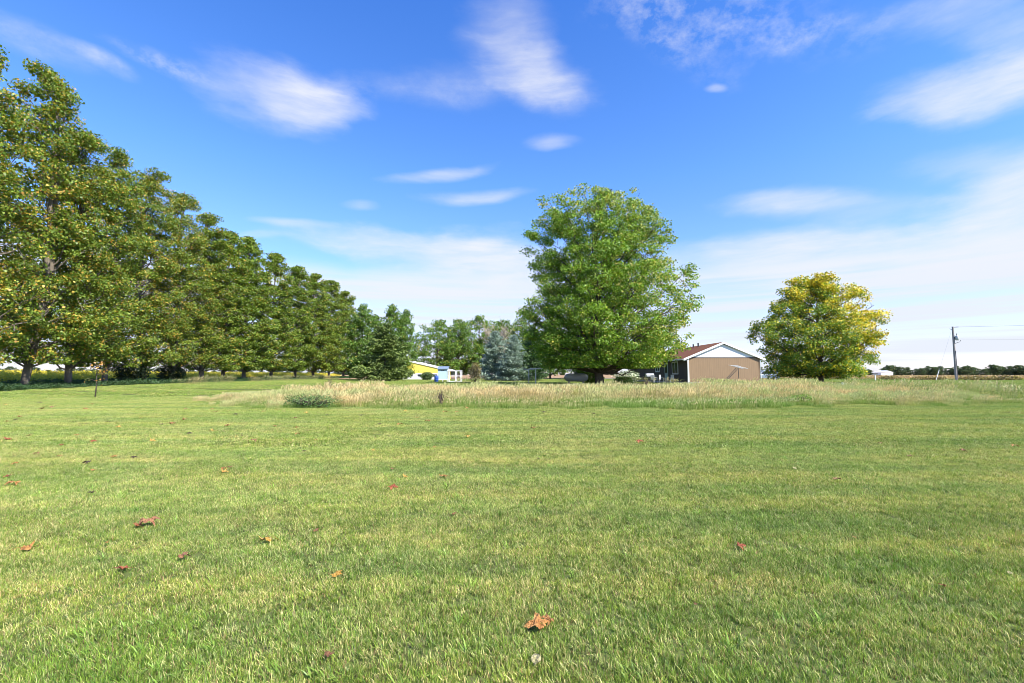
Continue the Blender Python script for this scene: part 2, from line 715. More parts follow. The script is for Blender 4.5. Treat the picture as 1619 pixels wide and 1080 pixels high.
def lawn_patch(seed, size, n, h0, h1, w, seg, tan=0.18, coarse=0):
    rg = rng_(seed)
    # little tufts
    nt_ = max(1, n // 9)
    tx, ty = rg.uniform(-size / 2, size / 2, (2, nt_))
    ti = rg.integers(0, nt_, n)
    sp = size / math.sqrt(nt_) * 0.42
    x = tx[ti] + rg.normal(0, sp, n)
    y = ty[ti] + rg.normal(0, sp, n)
    th = rg.uniform(0.6, 1.25, nt_)[ti]
    taz = rg.uniform(0, 2 * PI, nt_)[ti]
    h = rg.uniform(h0, h1, n) * th
    az = taz + rg.normal(0, 1.0, n)
    lean = np.abs(rg.normal(0.55, 0.35, n))
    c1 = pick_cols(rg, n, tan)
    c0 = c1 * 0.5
    ww = w * rg.uniform(0.7, 1.4, n)
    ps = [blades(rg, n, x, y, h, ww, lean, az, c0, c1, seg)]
    if coarse:
        cx, cy = rg.uniform(-size / 2, size / 2, (2, coarse))
        m = coarse * 16
        ti = rg.integers(0, coarse, m)
        x = cx[ti] + rg.normal(0, .02, m)
        y = cy[ti] + rg.normal(0, .02, m)
        c1 = np.array([0.145, 0.22, 0.04]) * rg.uniform(.7, 1.3, m)[:, None]
        ps.append(blades(rg, m, x, y, rg.uniform(.04, .085, m), rg.uniform(.004, .008, m), rg.uniform(.4, 1.2, m),
                         rg.uniform(0, 2 * PI, m), c1 * .7, c1, 3))
    return merge(ps)


def scatter_object(name, pts, variants, mat, label, cat):
    """pts: n x 6 array x,y,z,rotz,scale,variant. one object, geometry nodes place the variants"""
    pts = np.asarray(pts, float)
    me = bpy.data.meshes.new(name)
    n = len(pts)
    me.vertices.add(n)
    me.vertices.foreach_set('co', np.ascontiguousarray(pts[:, :3], dtype=np.float32).ravel())
    a = me.attributes.new('rz', 'FLOAT', 'POINT')
    a.data.foreach_set('value', pts[:, 3].astype(np.float32))
    a = me.attributes.new('sc', 'FLOAT', 'POINT')
    a.data.foreach_set('value', pts[:, 4].astype(np.float32))
    a = me.attributes.new('vi', 'INT', 'POINT')
    a.data.foreach_set('value', pts[:, 5].astype(np.int32))
    me.update()
    me.materials.append(mat)
    o = link(name, me)
    ng = bpy.data.node_groups.new(name + ' scatter', 'GeometryNodeTree')
    ng.interface.new_socket('Geometry', in_out='INPUT', socket_type='NodeSocketGeometry')
    ng.interface.new_socket('Geometry', in_out='OUTPUT', socket_type='NodeSocketGeometry')
    gi = ng.nodes.new('NodeGroupInput')
    go = ng.nodes.new('NodeGroupOutput')
    L = ng.links.new
    jn = ng.nodes.new('GeometryNodeJoinGeometry')
    for i, (V, T, C) in reversed(list(enumerate(variants))):
        vm = raw_mesh('%s_patch' % name, V, T, 3, C)
        vm.materials.append(mat)
        vo = bpy.data.objects.new('%s_patch' % name, vm)     # only a source, never in the scene
        oi = ng.nodes.new('GeometryNodeObjectInfo')
        oi.inputs['Object'].default_value = vo
        oi.inputs['As Instance'].default_value = True
        L(oi.outputs['Geometry'], jn.inputs[0])
    ip = ng.nodes.new('GeometryNodeInstanceOnPoints')

    def attr(nm, typ):
        q = ng.nodes.new('GeometryNodeInputNamedAttribute')
        q.data_type = typ
        q.inputs['Name'].default_value = nm
        return q.outputs['Attribute']
    cb = ng.nodes.new('ShaderNodeCombineXYZ')
    L(attr('rz', 'FLOAT'), cb.inputs[2])
    L(gi.outputs[0], ip.inputs['Points'])
    L(jn.outputs[0], ip.inputs['Instance'])
    ip.inputs['Pick Instance'].default_value = True
    L(attr('vi', 'INT'), ip.inputs['Instance Index'])
    L(cb.outputs[0], ip.inputs['Rotation'])
    L(attr('sc', 'FLOAT'), ip.inputs['Scale'])
    L(ip.outputs[0], go.inputs[0])
    md = o.modifiers.new('scatter', 'NODES')
    md.node_group = ng
    tag(o, label, cat, kind='stuff')
    return o


def in_poly(x, y, poly):
    x = np.asarray(x)
    y = np.asarray(y)
    c = np.zeros(x.shape, bool)
    n = len(poly)
    for i in range(n):
        x0, y0 = poly[i]
        x1, y1 = poly[(i + 1) % n]
        cond = ((y0 > y) != (y1 > y)) & (x < (x1 - x0) * (y - y0) / (y1 - y0 + 1e-12) + x0)
        c ^= cond
    return c


TALL = [(-13.6, 18.9), (-8, 18.3), (0, 18.2), (4.8, 18.2), (9.3, 17.6), (13.0, 19.4), (20.8, 20.0), (24.8, 22.0), (25.0, 25.5),
        (25.5, 32), (24.6, 36.5), (15, 35.5), (10.7, 31.0), (-.4, 29.5), (-6.3, 27.5), (-11.6, 27), (-16.3, 24.5), (-15.2, 21.5)]


def grid_pts(rg, y0, y1, step, nvar, slope=1.62, marg=2.5, avoid=None, smin=.85, smax=1.2, xmin=-1e9, xmax=1e9):
    P = []
    y = y0
    while y < y1:
        hw = y * slope + marg
        a, b = max(-hw, xmin), min(hw, xmax)
        if b > a:
            xs_ = np.arange(a, b, step)
            xx = xs_ + rg.uniform(-.3, .3, len(xs_)) * step
            yy = y + rg.uniform(-.3, .3, len(xs_)) * step
            P.append(np.stack([xx, yy], 1))
        y += step
    P = np.concatenate(P)
    if avoid is not None:
        P = P[~avoid(P[:, 0], P[:, 1])]
    n = len(P)
    z = gz(P[:, 0], P[:, 1]) + undul(P[:, 0], P[:, 1])
    return np.stack([P[:, 0], P[:, 1], z, rg.uniform(0, 2 * PI, n), rg.uniform(smin, smax, n), rg.integers(0, nvar, n)], 1)


LAWN_VAR = [((0.35, 1.0, 1), 0.9, 0.36, 0.64, (0.90, 0.98, 0.92), (1.16, 1.06, 1.06)),
            ((1, 1, 1), 4.5, 0.34, 0.66, (0.82, 0.86, 0.8), (1.18, 1.14, 1.12)),
            ((0.05, 1.3, 1), 1.0, 0.40, 0.60, (0.86, 0.91, 0.86), (1.12, 1.08, 1.05))]
m_blade = leafmat('lawn blades', 0.24, 0.42, LAWN_VAR, gain=1.72)
rg = rng_(5)
near_v = [lawn_patch(11 + i, 0.6, 6500, .018, .042, .0030, 2, tan=(.20, .28, .38)[i], coarse=(0, 1, 1)[i]) for i in range(3)]
near_v.append(lawn_patch(19, 0.6, 5600, .020, .046, .0033, 2, tan=.1, coarse=5))
near_p = grid_pts(rg, 1.1, 8.5, 0.42, 3, marg=1.6)
# coarse tufts in some places near the camera
for (cx, cy, rr) in [(-1.05, 1.75, .55), (-.6, 2.0, .35), (.55, 1.9, .25), (-1.9, 2.1, .4), (0.9, 1.6, .3), (-.5, 1.45, .6), (.3, 1.35, .35)]:
    d = np.hypot(near_p[:, 0] - cx, near_p[:, 1] - cy)
    near_p[d < rr, 5] = 3
mid_v = [lawn_patch(31 + i, 1.6, 14000, .022, .048, .0062, 2, tan=(.18, .25, .33)[i]) for i in range(3)]
mid_p = grid_pts(rg, 8.5, 27, 1.15, 3, marg=3)
far_v = [lawn_patch(41 + i, 5.0, 9000, .03, .07, .026, 2, tan=(.12, .18)[i]) for i in range(2)]
HOUSE = (19.3, 50.0, 27.2, 76.0)


def avoid_far(x, y):
    a = (x > HOUSE[0] - .5) & (x < HOUSE[2] + .5) & (y > HOUSE[1] - 1.5)
    b = x < -42 - 0.088 * (y - 36)
    # beyond the road
    d = (x - RP.x) * RN.x + (y - RP.y) * RN.y
    c = (d > -6.2)
    return a | b | c


far_p = grid_pts(rg, 27, 95, 3.8, 2, marg=6, avoid=avoid_far)
off = len(near_v)
mid_p[:, 5] += off
far_p[:, 5] += off + len(mid_v)
kq = (near_p[:, 1] < 2.3) & (rg.random(len(near_p)) < np.where(near_p[:, 0] < .6, .55, .3))
near_p[kq, 5] = 3
scatter_object('lawn_grass', np.concatenate([near_p, mid_p, far_p]), near_v + mid_v + far_v, m_blade,
               'short mown lawn grass with tan thatch across the foreground', 'grass')


# ------------------------------------------------------------------ tall prairie grass
def tall_patch(seed, size, nb, ns, gh, sh, green, heads=True, leanx=0.25):
    rg = rng_(seed)
    x, y = rg.uniform(-size / 2, size / 2, (2, nb))
    az = rg.normal(0.0, 1.4, nb)
    c1 = np.where(rg.random(nb)[:, None] < green, np.array([0.22, 0.28, 0.07]), np.array([0.46, 0.40, 0.20])) * rg.uniform(.75, 1.25, nb)[:, None]
    c0 = np.array([0.12, 0.20, 0.04]) * rg.uniform(.8, 1.2, nb)[:, None] * green + c1 * (1 - green)
    ps = [blades(rg, nb, x, y, rg.uniform(.5, 1, nb) * gh, rg.uniform(.008, .016, nb), np.abs(rg.normal(.35, .25, nb)), az, c0, c1, 3)]
    if ns:
        x, y = rg.uniform(-size / 2, size / 2, (2, ns))
        h = rg.uniform(.72, 1.08, ns) * sh
        az = rg.normal(0, .6, ns)
        lean = np.abs(rg.normal(leanx, .12, ns))
        cs = np.array([0.44, 0.37, 0.20]) * rg.uniform(.8, 1.25, ns)[:, None]
        ps.append(blades(rg, ns, x, y, h, np.full(ns, .008), lean, az, cs * .8, cs, 3))
        # seed heads: short wide strips riding on the stems
        for q in range(3):
            t = 0.80 + .07 * q
            ang = lean * (0.35 + .65 * t)
            hx = x + np.cos(az) * np.sin(ang) * h * t
            hy = y + np.sin(az) * np.sin(ang) * h * t
            hz = np.cos(ang) * h * t
            ch = np.array([0.54, 0.47, 0.27]) * rg.uniform(.75, 1.25, ns)[:, None]
            V, T, C = blades(rg, ns, hx, hy, rg.uniform(.08, .15, ns) * sh / .6, np.full(ns, .024), lean * 1.6, az + rg.normal(0, .5, ns), ch, ch, 2)
            V[:, 2] += np.repeat(hz, 5)
            ps.append((V, T, C))
    return merge(ps)


TALL_VAR = [((0.18, 0.5, 1), 1.0, 0.40, 0.60, (0.84, 1.0, 0.8), (1.08, 1.0, 0.98)),
            ((1, 1, 1), 1.7, 0.35, 0.65, (0.85, 0.88, 0.85), (1.15, 1.1, 1.1))]
m_tall = leafmat('tall grass', 0.32, 0.6, TALL_VAR, gain=1.2)
rg = rng_(77)
tall_v = [tall_patch(1, 1.0, 420, 70, .34, .56, .55), tall_patch(2, 1.0, 420, 90, .34, .60, .35),
          tall_patch(3, 1.0, 520, 14, .30, .42, .95), tall_patch(4, 1.0, 300, 110, .38, .66, .15),
          tall_patch(5, 1.0, 150, 26, .2, .62, .6, leanx=.45)]
gx = np.arange(-22, 31, .62)
gy = np.arange(17.0, 46, .62)
X, Y = np.meshgrid(gx, gy)
X = X.ravel() + rg.uniform(-.3, .3, X.size)
Y = Y.ravel() + rg.uniform(-.3, .3, Y.size)
jx = X + .5 * np.sin(Y * 1.7) + .3 * np.sin(X * 2.3)
jy = Y + .45 * np.sin(X * 1.1) + .25 * np.sin(X * 3.1)
k = in_poly(jx, jy, TALL)
X, Y = X[k], Y[k]
pxs = 809.5 + F * X / Y
# distance from front edge
front = np.interp(X, [-20, -14.6, -8, 0, 4.8, 9.3, 13, 20.8, 26], [23, 18.9, 18.3, 18.2, 18.2, 17.6, 19.4, 20, 22])
df = Y - front
n = len(X)
r_ = rg.random(n)
vi = np.zeros(n)
greenw = np.clip((5.5 - df) / 3.0, 0, 1) * np.where((pxs > 600) & (pxs < 1290), 1.0, .5)
greenw = np.maximum(greenw, np.where((pxs > 740) & (pxs < 1290) & (df > 14), .25, 0))
brown = np.where((pxs < 620) | (pxs > 1330), .6, .35)
brown = np.clip(brown + .25 * np.sin(X * .8) * np.sin(Y * .6 + 1), 0, 1)
vi = np.where(r_ < greenw, 2, np.where(rg.random(n) < brown, np.where(rg.random(n) < .5, 3, 1), np.where(rg.random(n) < .3, 4, 0)))
scl = np.clip(0.75 + df * .045, .5, 1.05) * rg.uniform(.78, 1.15, n)
scl = np.where(pxs > 1300, scl * .75, scl)
nz = np.sin(X * .62 + 1) * np.sin(Y * .9 + .3 * X) + .5 * np.sin(X * 1.7 + Y * 1.1) + .35 * np.sin(X * 3.1 - Y * 1.9)
scl = scl * (1 + .16 * nz) * np.clip((pxs - 240) / 260, .45, 1)
vi = np.where((nz < -.55) & (rg.random(n) < .7), 2, vi)
tp = np.stack([X, Y, gz(X, Y) + undul(X, Y), rg.uniform(-.7, .7, n), scl, vi], 1)


def strip_pts(rg, pts, step, width, var, s0, s1, dens=1.0):
    P = []
    for (x0, y0), (x1, y1) in zip(pts[:-1], pts[1:]):
        Ls = math.hypot(x1 - x0, y1 - y0)
        m = int(Ls * width / (step * step) * dens) + 1
        t = rg.random(m)
        o_ = rg.uniform(-width / 2, width / 2, m)
        nx, ny = -(y1 - y0) / Ls, (x1 - x0) / Ls
        P.append(np.stack([x0 + (x1 - x0) * t + nx * o_, y0 + (y1 - y0) * t + ny * o_], 1))
    P = np.concatenate(P)
    m = len(P)
    v = rg.choice(var, m)
    return np.stack([P[:, 0], P[:, 1], gz(P[:, 0], P[:, 1]), rg.uniform(-.6, .6, m), rg.uniform(s0, s1, m), v], 1)


# sparse seed-head stems along the foot of the tree row, by the clothesline and the house
edge = strip_pts(rg, [(-33.0, 45), (-36.5, 62), (-39, 80), (-42, 110)], 1.1, 2.5, [4], 1.0, 1.6, .3)
edge2 = strip_pts(rg, [(-6, 46.5), (6, 47.5), (14, 47), (19, 48.5), (30, 48)], 1.0, 2.0, [4], .8, 1.3, .6)
wisp = strip_pts(rg, [(24, 28), (30, 33), (34, 39)], 1.2, 9.0, [4], .9, 1.4, .5)
scatter_object('tall_grass', np.concatenate([tp, edge, edge2, wisp]), tall_v, m_tall,
               'uncut tall grass with tan seed heads and green blades in the middle of the lawn', 'tall grass')


# ------------------------------------------------------------------ trees
m_bark_s = simple('sycamore bark', (0.16, 0.135, 0.105), .9, 0, .6, 2.2, .6, .1)
m_bark_d = simple('dark furrowed bark', (0.10, 0.08, 0.062), .95, 0, .4, 5, .8, .1)
m_leaf = leafmat('leaves', 0.36, 0.45, gain=1.35)
m_sleaf = leafmat('sycamore leaves', 0.34, 0.45, gain=1.36)
m_needle = leafmat('needles', 0.12, 0.6, gain=1.35)


def leaf_faces(rg, P, N, size, cols, aspect=.85, fold=.25):
    """one folded four-cornered leaf per point P with normal N"""
    n = len(P)
    a = rg.normal(size=(n, 3))
    a -= (a * N).sum(1)[:, None] * N
    a /= np.linalg.norm(a, axis=1)[:, None] + 1e-9
    b = np.cross(N, a)
    s = size[:, None]
    v0 = P - a * s * .5
    v2 = P + a * s * .5
    v1 = P + b * s * .5 * aspect + N * s * fold
    v3 = P - b * s * .5 * aspect + N * s * fold
    V = np.stack([v0, v1, v2, v3], 1).reshape(-1, 3)
    i = np.arange(n) * 4
    Fc = np.stack([i, i + 1, i + 2, i + 3], 1)
    return V, Fc, np.repeat(cols, 4, 0)


def bez(p0, p1, p2, t):
    t = t[:, None]
    return (1 - t) ** 2 * p0 + 2 * t * (1 - t) * p1 + t ** 2 * p2


def make_tree(seed, H, prof, trunk_r, nprim, ncl, nleaf, lsize, crad, colfn, b0=.1, rise=.12, flat=.6,
              wob=.3, stems=1, jit=.18, top_lean=0., twig=True, trunk_top=.9, up_clusters=0.0, inner=.35, updir=.55, zmin=.35):
    """prof: (t, left radius, right radius) as fractions of H. returns trunk MB and crown mesh data"""
    rg = rng_(seed)
    prof = np.array(prof, float)

    def Rr(t, az):
        l = np.interp(t, prof[:, 0], prof[:, 1])
        r = np.interp(t, prof[:, 0], prof[:, 2])
        c = math.cos(az)
        side = r if c > 0 else l
        m = .5 * (l + r)
        return H * (side * abs(c) + m * (1 - abs(c)))
    mb = MB()
    trunks = []
    for s in range(stems):
        a = rg.uniform(0, 2 * PI)
        offx = 0 if stems == 1 else rg.uniform(.02, .05) * H * math.cos(a)
        offy = 0 if stems == 1 else rg.uniform(.02, .05) * H * math.sin(a)
        ts = np.linspace(0, trunk_top, 9)
        wx = np.cumsum(rg.normal(0, wob * .12, 9))
        wy = np.cumsum(rg.normal(0, wob * .12, 9))
        pts = [(offx * min(1, t * 3) + wx[i] * (t > 0) + top_lean * t * H, offy * min(1, t * 3) + wy[i] * (t > 0), t * H) for i, t in enumerate(ts)]
        rad = [trunk_r * (1.55 if i == 0 else 1.0) * (1 - t / trunk_top) ** .75 + .025 for i, t in enumerate(ts)]
        # flare ring just above the ground
        pts = [(pts[0][0], pts[0][1], -0.15), (pts[0][0], pts[0][1], .25)] + pts[1:]
        rad = [rad[0], trunk_r * 1.15] + rad[1:]
        mb.tube(pts, rad, 9)
        trunks.append(np.array(pts))
    C = []
    OUT = []
    per = max(1, ncl // nprim)
    golden = 2.39996
    tt = b0 + (1 - b0) * ((np.arange(nprim) + .5) / nprim)
    # more branches where the crown is wide
    for i in range(nprim):
        te = np.clip(tt[i] + rg.normal(0, .015), b0, .995)
        az = i * golden + rg.normal(0, .25)
        Rm = Rr(te, az) * rg.uniform(1 - jit, 1.04)
        tr = trunks[i % stems]
        hs = H * max(.06, te - rise * rg.uniform(.7, 1.3) - .3 * rise * (Rm / H) * 5)
        hs = min(hs, H * trunk_top * .97)
        p0 = np.array([np.interp(hs, tr[:, 2], tr[:, 0]), np.interp(hs, tr[:, 2], tr[:, 1]), hs])
        p2 = np.array([math.cos(az) * Rm + top_lean * te * H, math.sin(az) * Rm, te * H])
        p1 = p0 * .5 + p2 * .5
        p1[2] += (rg.uniform(-.02, .05)) * H * (1 if rise < .2 else -1)
        t = np.linspace(0, 1, 6)
        path = bez(p0, p1, p2, t)
        path[1:5] += rg.normal(0, .015 * Rm + .05, (4, 3))
        r0 = trunk_r * .30 * (1 - te) ** .4 + .02
        mb.tube([tuple(p) for p in path], list(np.linspace(r0, .015, 6)), 5, cap=False)
        m = max(2, int(per * (0.45 + 1.1 * Rm / (H * prof[:, 1:].max()))))
        s_ = rg.uniform(inner, 1.03, m) ** .8
        base = bez(p0, p1, p2, np.clip(s_, 0, 1))
        spread = (.26 * Rm + .25) * (1.05 - .5 * s_)
        cc = base + rg.normal(0, 1, (m, 3)) * spread[:, None] * np.array([.8, .8, .6])
        if up_clusters:
            cc[:, 2] += rg.uniform(0, up_clusters, m)
        # keep them within the outline
        for j in range(m):
            tz = cc[j, 2] / H
            aj = math.atan2(cc[j, 1], cc[j, 0] - top_lean * tz * H)
            lim = Rr(min(max(tz, 0), 1), aj) * 1.02
            rr = math.hypot(cc[j, 0] - top_lean * tz * H, cc[j, 1])
            if rr > lim:
                q = lim / rr
                cc[j, 0] = (cc[j, 0] - top_lean * tz * H) * q + top_lean * tz * H
                cc[j, 1] *= q
            cc[j, 2] = min(max(cc[j, 2], H * b0 * .75), H * .968)
            if twig and rg.random() < .75:
                mid = (base[j] * .5 + cc[j] * .5) + rg.normal(0, .08, 3)
                mb.tube([tuple(base[j]), tuple(mid), tuple(cc[j])], [.03, .018, .008], 3, cap=False)
        C.append(cc)
    C = np.concatenate(C)
    nc = len(C)
    csz = rg.uniform(.6, 1.3, nc) * crad
    L_per = np.maximum(4, (nleaf / nc * (csz / crad) ** 2 * .95)).astype(int)
    idx = np.repeat(np.arange(nc), L_per)
    n = len(idx)
    d = rg.normal(size=(n, 3))
    d /= np.linalg.norm(d, axis=1)[:, None]
    rad_ = csz[idx] * rg.uniform(0, 1, n) ** .45
    P = C[idx] + d * rad_[:, None] * np.array([1, 1, flat])
    P[:, 2] = np.where(P[:, 2] < zmin, zmin + rg.uniform(0, .9, n) ** 2 , P[:, 2])
    N = rg.normal(size=(n, 3)) * .75 + np.array([0, 0, updir]) + d * .35
    N /= np.linalg.norm(N, axis=1)[:, None]
    ctint = rg.uniform(.82, 1.2, nc)[idx]
    cols = colfn(rg, P / H, idx, nc) * ctint[:, None]
    size = lsize * rg.uniform(.6, 1.3, n)
    return mb, leaf_faces(rg, P, N, size, cols)


def col_mix(base, alt, frac, extra=None, jit=.25):
    base = [np.array(b) for b in base]
    alt = [np.array(b) for b in alt]

    def f(rg, Q, idx, nc):
        n = len(idx)
        m = rg.random(n)[:, None]
        c = base[0] * (1 - m) + base[1] * m
        cf = (rg.random(nc) ** 1.5)[idx]
        fr = frac(Q) if callable(frac) else frac
        k = rg.random(n) < fr * (0.3 + 1.6 * cf)
        m2 = rg.random(n)[:, None]
        c2 = alt[0] * (1 - m2) + alt[1] * m2
        c = np.where(k[:, None], c2, c)
        return c * rg.uniform(1 - jit, 1 + jit, n)[:, None]
    return f


def tree_thing(name, label, cat, data, loc, rotz=0., scale=(1, 1, 1), group=None, bark=None, leaf=None):
    mb, (V, Fc, Cc) = data
    t = thing(name, label, cat, loc, rotz, group)
    t.scale = scale
    link('trunk', mb.mesh('trunk', True), bark or m_bark_d, t)
    me = raw_mesh('crown', V, Fc, 4, Cc)
    link('crown', me, leaf or m_leaf, t)
    return t


# --- sycamore row on the left
GS = [(0.07, 0.125, 0.018), (0.16, 0.205, 0.028)]
YS = [(0.28, 0.27, 0.035), (0.32, 0.17, 0.035)]
SYC = [(0.05, .10, .10), (.10, .14, .14), (.25, .155, .155), (.45, .145, .145), (.62, .13, .13), (.76, .105, .105), (.87, .075, .075), (.95, .045, .045), (1.0, .012, .012)]


def syc(seed, fr, n, ls, stems=1, lean=0.):
    p = np.array(SYC)
    rgp = rng_(seed + 500)
    p[:, 1] *= 1 + rgp.normal(0, .10, len(p))
    p[:, 2] *= 1 + rgp.normal(0, .10, len(p))
    return make_tree(seed, 24., p, .215, 84, 560, n, ls, .72, col_mix(GS, YS, fr), b0=.105, rise=.10, flat=.6, stems=stems, top_lean=lean, jit=.34, zmin=1.75)


grp_s = 'sycamores in the row along the left side of the lawn'
row = [  # px of trunk, top y, master, label
    (-75, 60, 0, 'sycamore cut off by the left edge of the picture, trunk out of view'),
    (38, 100, 1, 'tallest sycamore with two trunks, first whole tree at the left edge'),
    (108, 205, 2, 'leaning sycamore trunk with orange tinged leaves beside the double trunk tree'),
    (165, 232, 3, 'sycamore with yellow orange leaves just left of the first dark evergreen shrub'),
    (228, 266, 1, 'sycamore with a narrow pointed top rising alone between the two dark shrubs'),
    (272, 300, 2, 'sycamore just behind the pointed topped one, trunk by the second dark shrub'),
    (318, 334, 3, 'broad yellow green sycamore right of the second dark shrub'),
    (352, 362, 4, 'narrow sycamore with yellowish top in the middle of the row'),
    (385, 372, 5, 'thin topped sycamore left of the dip in the row skyline'),
    (428, 397, 4, 'rounded green sycamore right of the dip in the row skyline'),
    (466, 418, 5, 'green sycamore with pale limbs, fourth tree from the far end of the row'),
    (495, 430, 4, 'green sycamore third from the far end of the row'),
    (520, 441, 5, 'green sycamore second from the far end of the row'),
    (543, 458, 4, 'last and farthest sycamore at the right end of the row'),
]
masters = {}
spec = {0: (101, .24, 42000, .185, 1, 0), 1: (102, .22, 47000, .178, 2, 0), 2: (103, .20, 45000, .178, 1, .01), 3: (104, .14, 41000, .19, 1, 0),
        4: (105, .09, 31000, .26, 1, 0), 5: (106, .06, 31000, .26, 1, 0)}
rg = rng_(900)
for i, (px, ty, mk, lab) in enumerate(row):
    o_ = 809.5 - px
    Yd = 36.58 / (o_ / F - .088)
    X = xat(px, Yd, 1)
    Xt, _, Zt = at(px, ty, Yd)
    g = float(gz(0, Yd))
    s = (Zt - g) / 24.
    w = s * rg.uniform(.95, 1.12) * (1.0 if Yd < 60 else 1.24)
    if mk not in masters:
        masters[mk] = tree_thing('sycamore_tree', lab, 'tree', syc(*spec[mk][:4], stems=spec[mk][4], lean=spec[mk][5]), (X, Yd, g), 0, (w, w, s), grp_s, m_bark_s, m_sleaf)
    else:
        dup(masters[mk], (X, Yd, g), rg.uniform(0, 6.28), (w, w, s), lab, grp_s)

# --- big maple in the middle
GM = [(0.085, 0.172, 0.016), (0.17, 0.255, 0.024)]
YM = [(0.26, 0.30, 0.05), (0.36, 0.30, 0.06)]
Ym = 46.0
Xm = xat(948, Ym, 1)
Hm = at(948, 302, Ym)[2] - .3
ppm = F / Ym
mp_ = []
for (y, xl, xr) in [(302, 925, 960), (312, 880, 1000), (325, 855, 1035), (350, 843, 1045), (385, 832, 1052), (405, 838, 1085), (440, 832, 1098), (475, 818, 1100), (500, 816, 1104),
                    (530, 822, 1090), (555, 832, 1075), (576, 850, 1045), (590, 868, 1015)]:
    zz = at(948, y, Ym)[2] - .3
    dep = Ym * math.cos(PITCH) + (zz - CAMH) * math.sin(PITCH)
    mp_.append((zz / Hm, max(.4, (948 - xl) / F * dep - (.55 if y > 400 else -.1)) / Hm, max(.4, (xr - 948) / F * dep - (.35 if y > 400 else -.2)) / Hm))
mp_ = sorted(mp_)


def fr_maple(Q):
    return .10 + .55 * np.clip((Q[:, 2] - .80) / .2, 0, 1) + .25 * np.clip(Q[:, 0] / .4, 0, 1)


maple = make_tree(301, Hm, mp_, .42, 125, 1450, 158000, .19, .82, col_mix(GM, YM, fr_maple), b0=.085, rise=.2, flat=.55, jit=.18, trunk_top=.75, up_clusters=.3, inner=.3, updir=.5, zmin=1.7)
tree_thing('maple_tree', 'large full green maple with spiky top standing in front of the brown house', 'tree', maple, (Xm, Ym, .28), 0, (1, .74, 1))

# --- yellowing tree on the right
Yr = 56.0
Xr = xat(1298, Yr, 1)
Hr = at(1298, 430, Yr)[2] - .3
mp_ = []
for (y, xl, xr) in [(430, 1290, 1318), (440, 1258, 1335), (455, 1245, 1352), (470, 1228, 1380), (490, 1222, 1398), (505, 1208, 1402), (520, 1190, 1396), (540, 1200, 1394),
                    (555, 1212, 1385), (572, 1214, 1380), (585, 1206, 1388), (597, 1232, 1366)]:
    zz = at(1298, y, Yr)[2] - .3
    dep = Yr * math.cos(PITCH) + (zz - CAMH) * math.sin(PITCH)
    mp_.append((zz / Hr, max(.4, (1298 - xl) / F * dep - .45) / Hr, max(.4, (xr - 1298) / F * dep - 1.1) / Hr))
mp_ = sorted(mp_)


def fr_y(Q):
    return np.clip(.22 + .75 * np.clip((Q[:, 2] - .62) / .35, 0, 1) + .75 * np.clip(Q[:, 0] / .5 + .05, 0, 1) * (Q[:, 2] > .25), 0, .95)


yt = make_tree(305, Hr, mp_, .26, 72, 640, 68000, .215, .85, col_mix([(0.09, 0.165, 0.02), (0.18, 0.25, 0.03)], [(0.40, 0.37, 0.03), (0.52, 0.36, 0.03)], fr_y),
               b0=.09, rise=.16, flat=.6, jit=.2, trunk_top=.8, inner=.3)
tree_thing('maple_tree', 'rounded tree turning golden yellow on its right side, standing alone right of the house', 'tree', yt, (Xr, Yr, .3), 0, (1.03, .78, 1))


def prof_round(w=.42, low=.06):
    return [(low, w * .55, w * .55), (.25, w * .95, w * .95), (.5, w, w), (.72, w * .85, w * .85), (.88, w * .55, w * .55), (.97, w * .25, w * .25), (1, .02, .02)]


def prof_col(w=.25):
    return [(.04, w * .9, w * .9), (.3, w, w), (.6, w * .85, w * .85), (.8, w * .6, w * .6), (.93, w * .3, w * .3), (1, .02, .02)]


# --- group right of the row's end (x 560-650) and background trees
GB = [(0.07, 0.14, 0.02), (0.12, 0.19, 0.035)]


def place(name, label, cat, data, px, Yd, topy, H0, wfac=1., rot=0., group=None, bark=None, leaf=None, base=None):
    g = float(gz(0, Yd)) if base is None else base
    Z = at(px, topy, Yd)[2]
    s = (Z - g) / H0
    t = tree_thing(name, label, cat, data, (xat(px, Yd, 1), Yd, g), rot, (s * wfac, s * wfac, s), group, bark, leaf)
    return t


tA = make_tree(401, 14, prof_col(.24), .2, 46, 230, 11000, .3, .8, col_mix(GB, YM, .06), b0=.06, rise=.12, jit=.25)
t_mast = place('deciduous_tree', 'slim green tree with a pointed top left of the dark pine', 'tree', tA, 571, 88, 480, 14)
t2 = dup(t_mast, (xat(620, 90, 1), 90, .3), 2.0, tuple(np.array([1., 1., 1.]) * (at(620, 481, 90)[2] - .3) / 14), 'green tree with two loose plumes at its top rising behind the dark pine')
t3 = dup(t_mast, (xat(640, 93, 1), 93, .3), 4.2, tuple(np.array([.8, .8, 1.]) * (at(640, 489, 93)[2] - .3) / 14), 'narrow green tree behind the pine on its right side')
t4 = dup(t_mast, (xat(592, 96, 1), 96, .3), 1.2, tuple(np.array([1.2, 1.2, 1.]) * (at(592, 497, 96)[2] - .3) / 14), 'lower green tree filling the gap behind the pine on its left side')

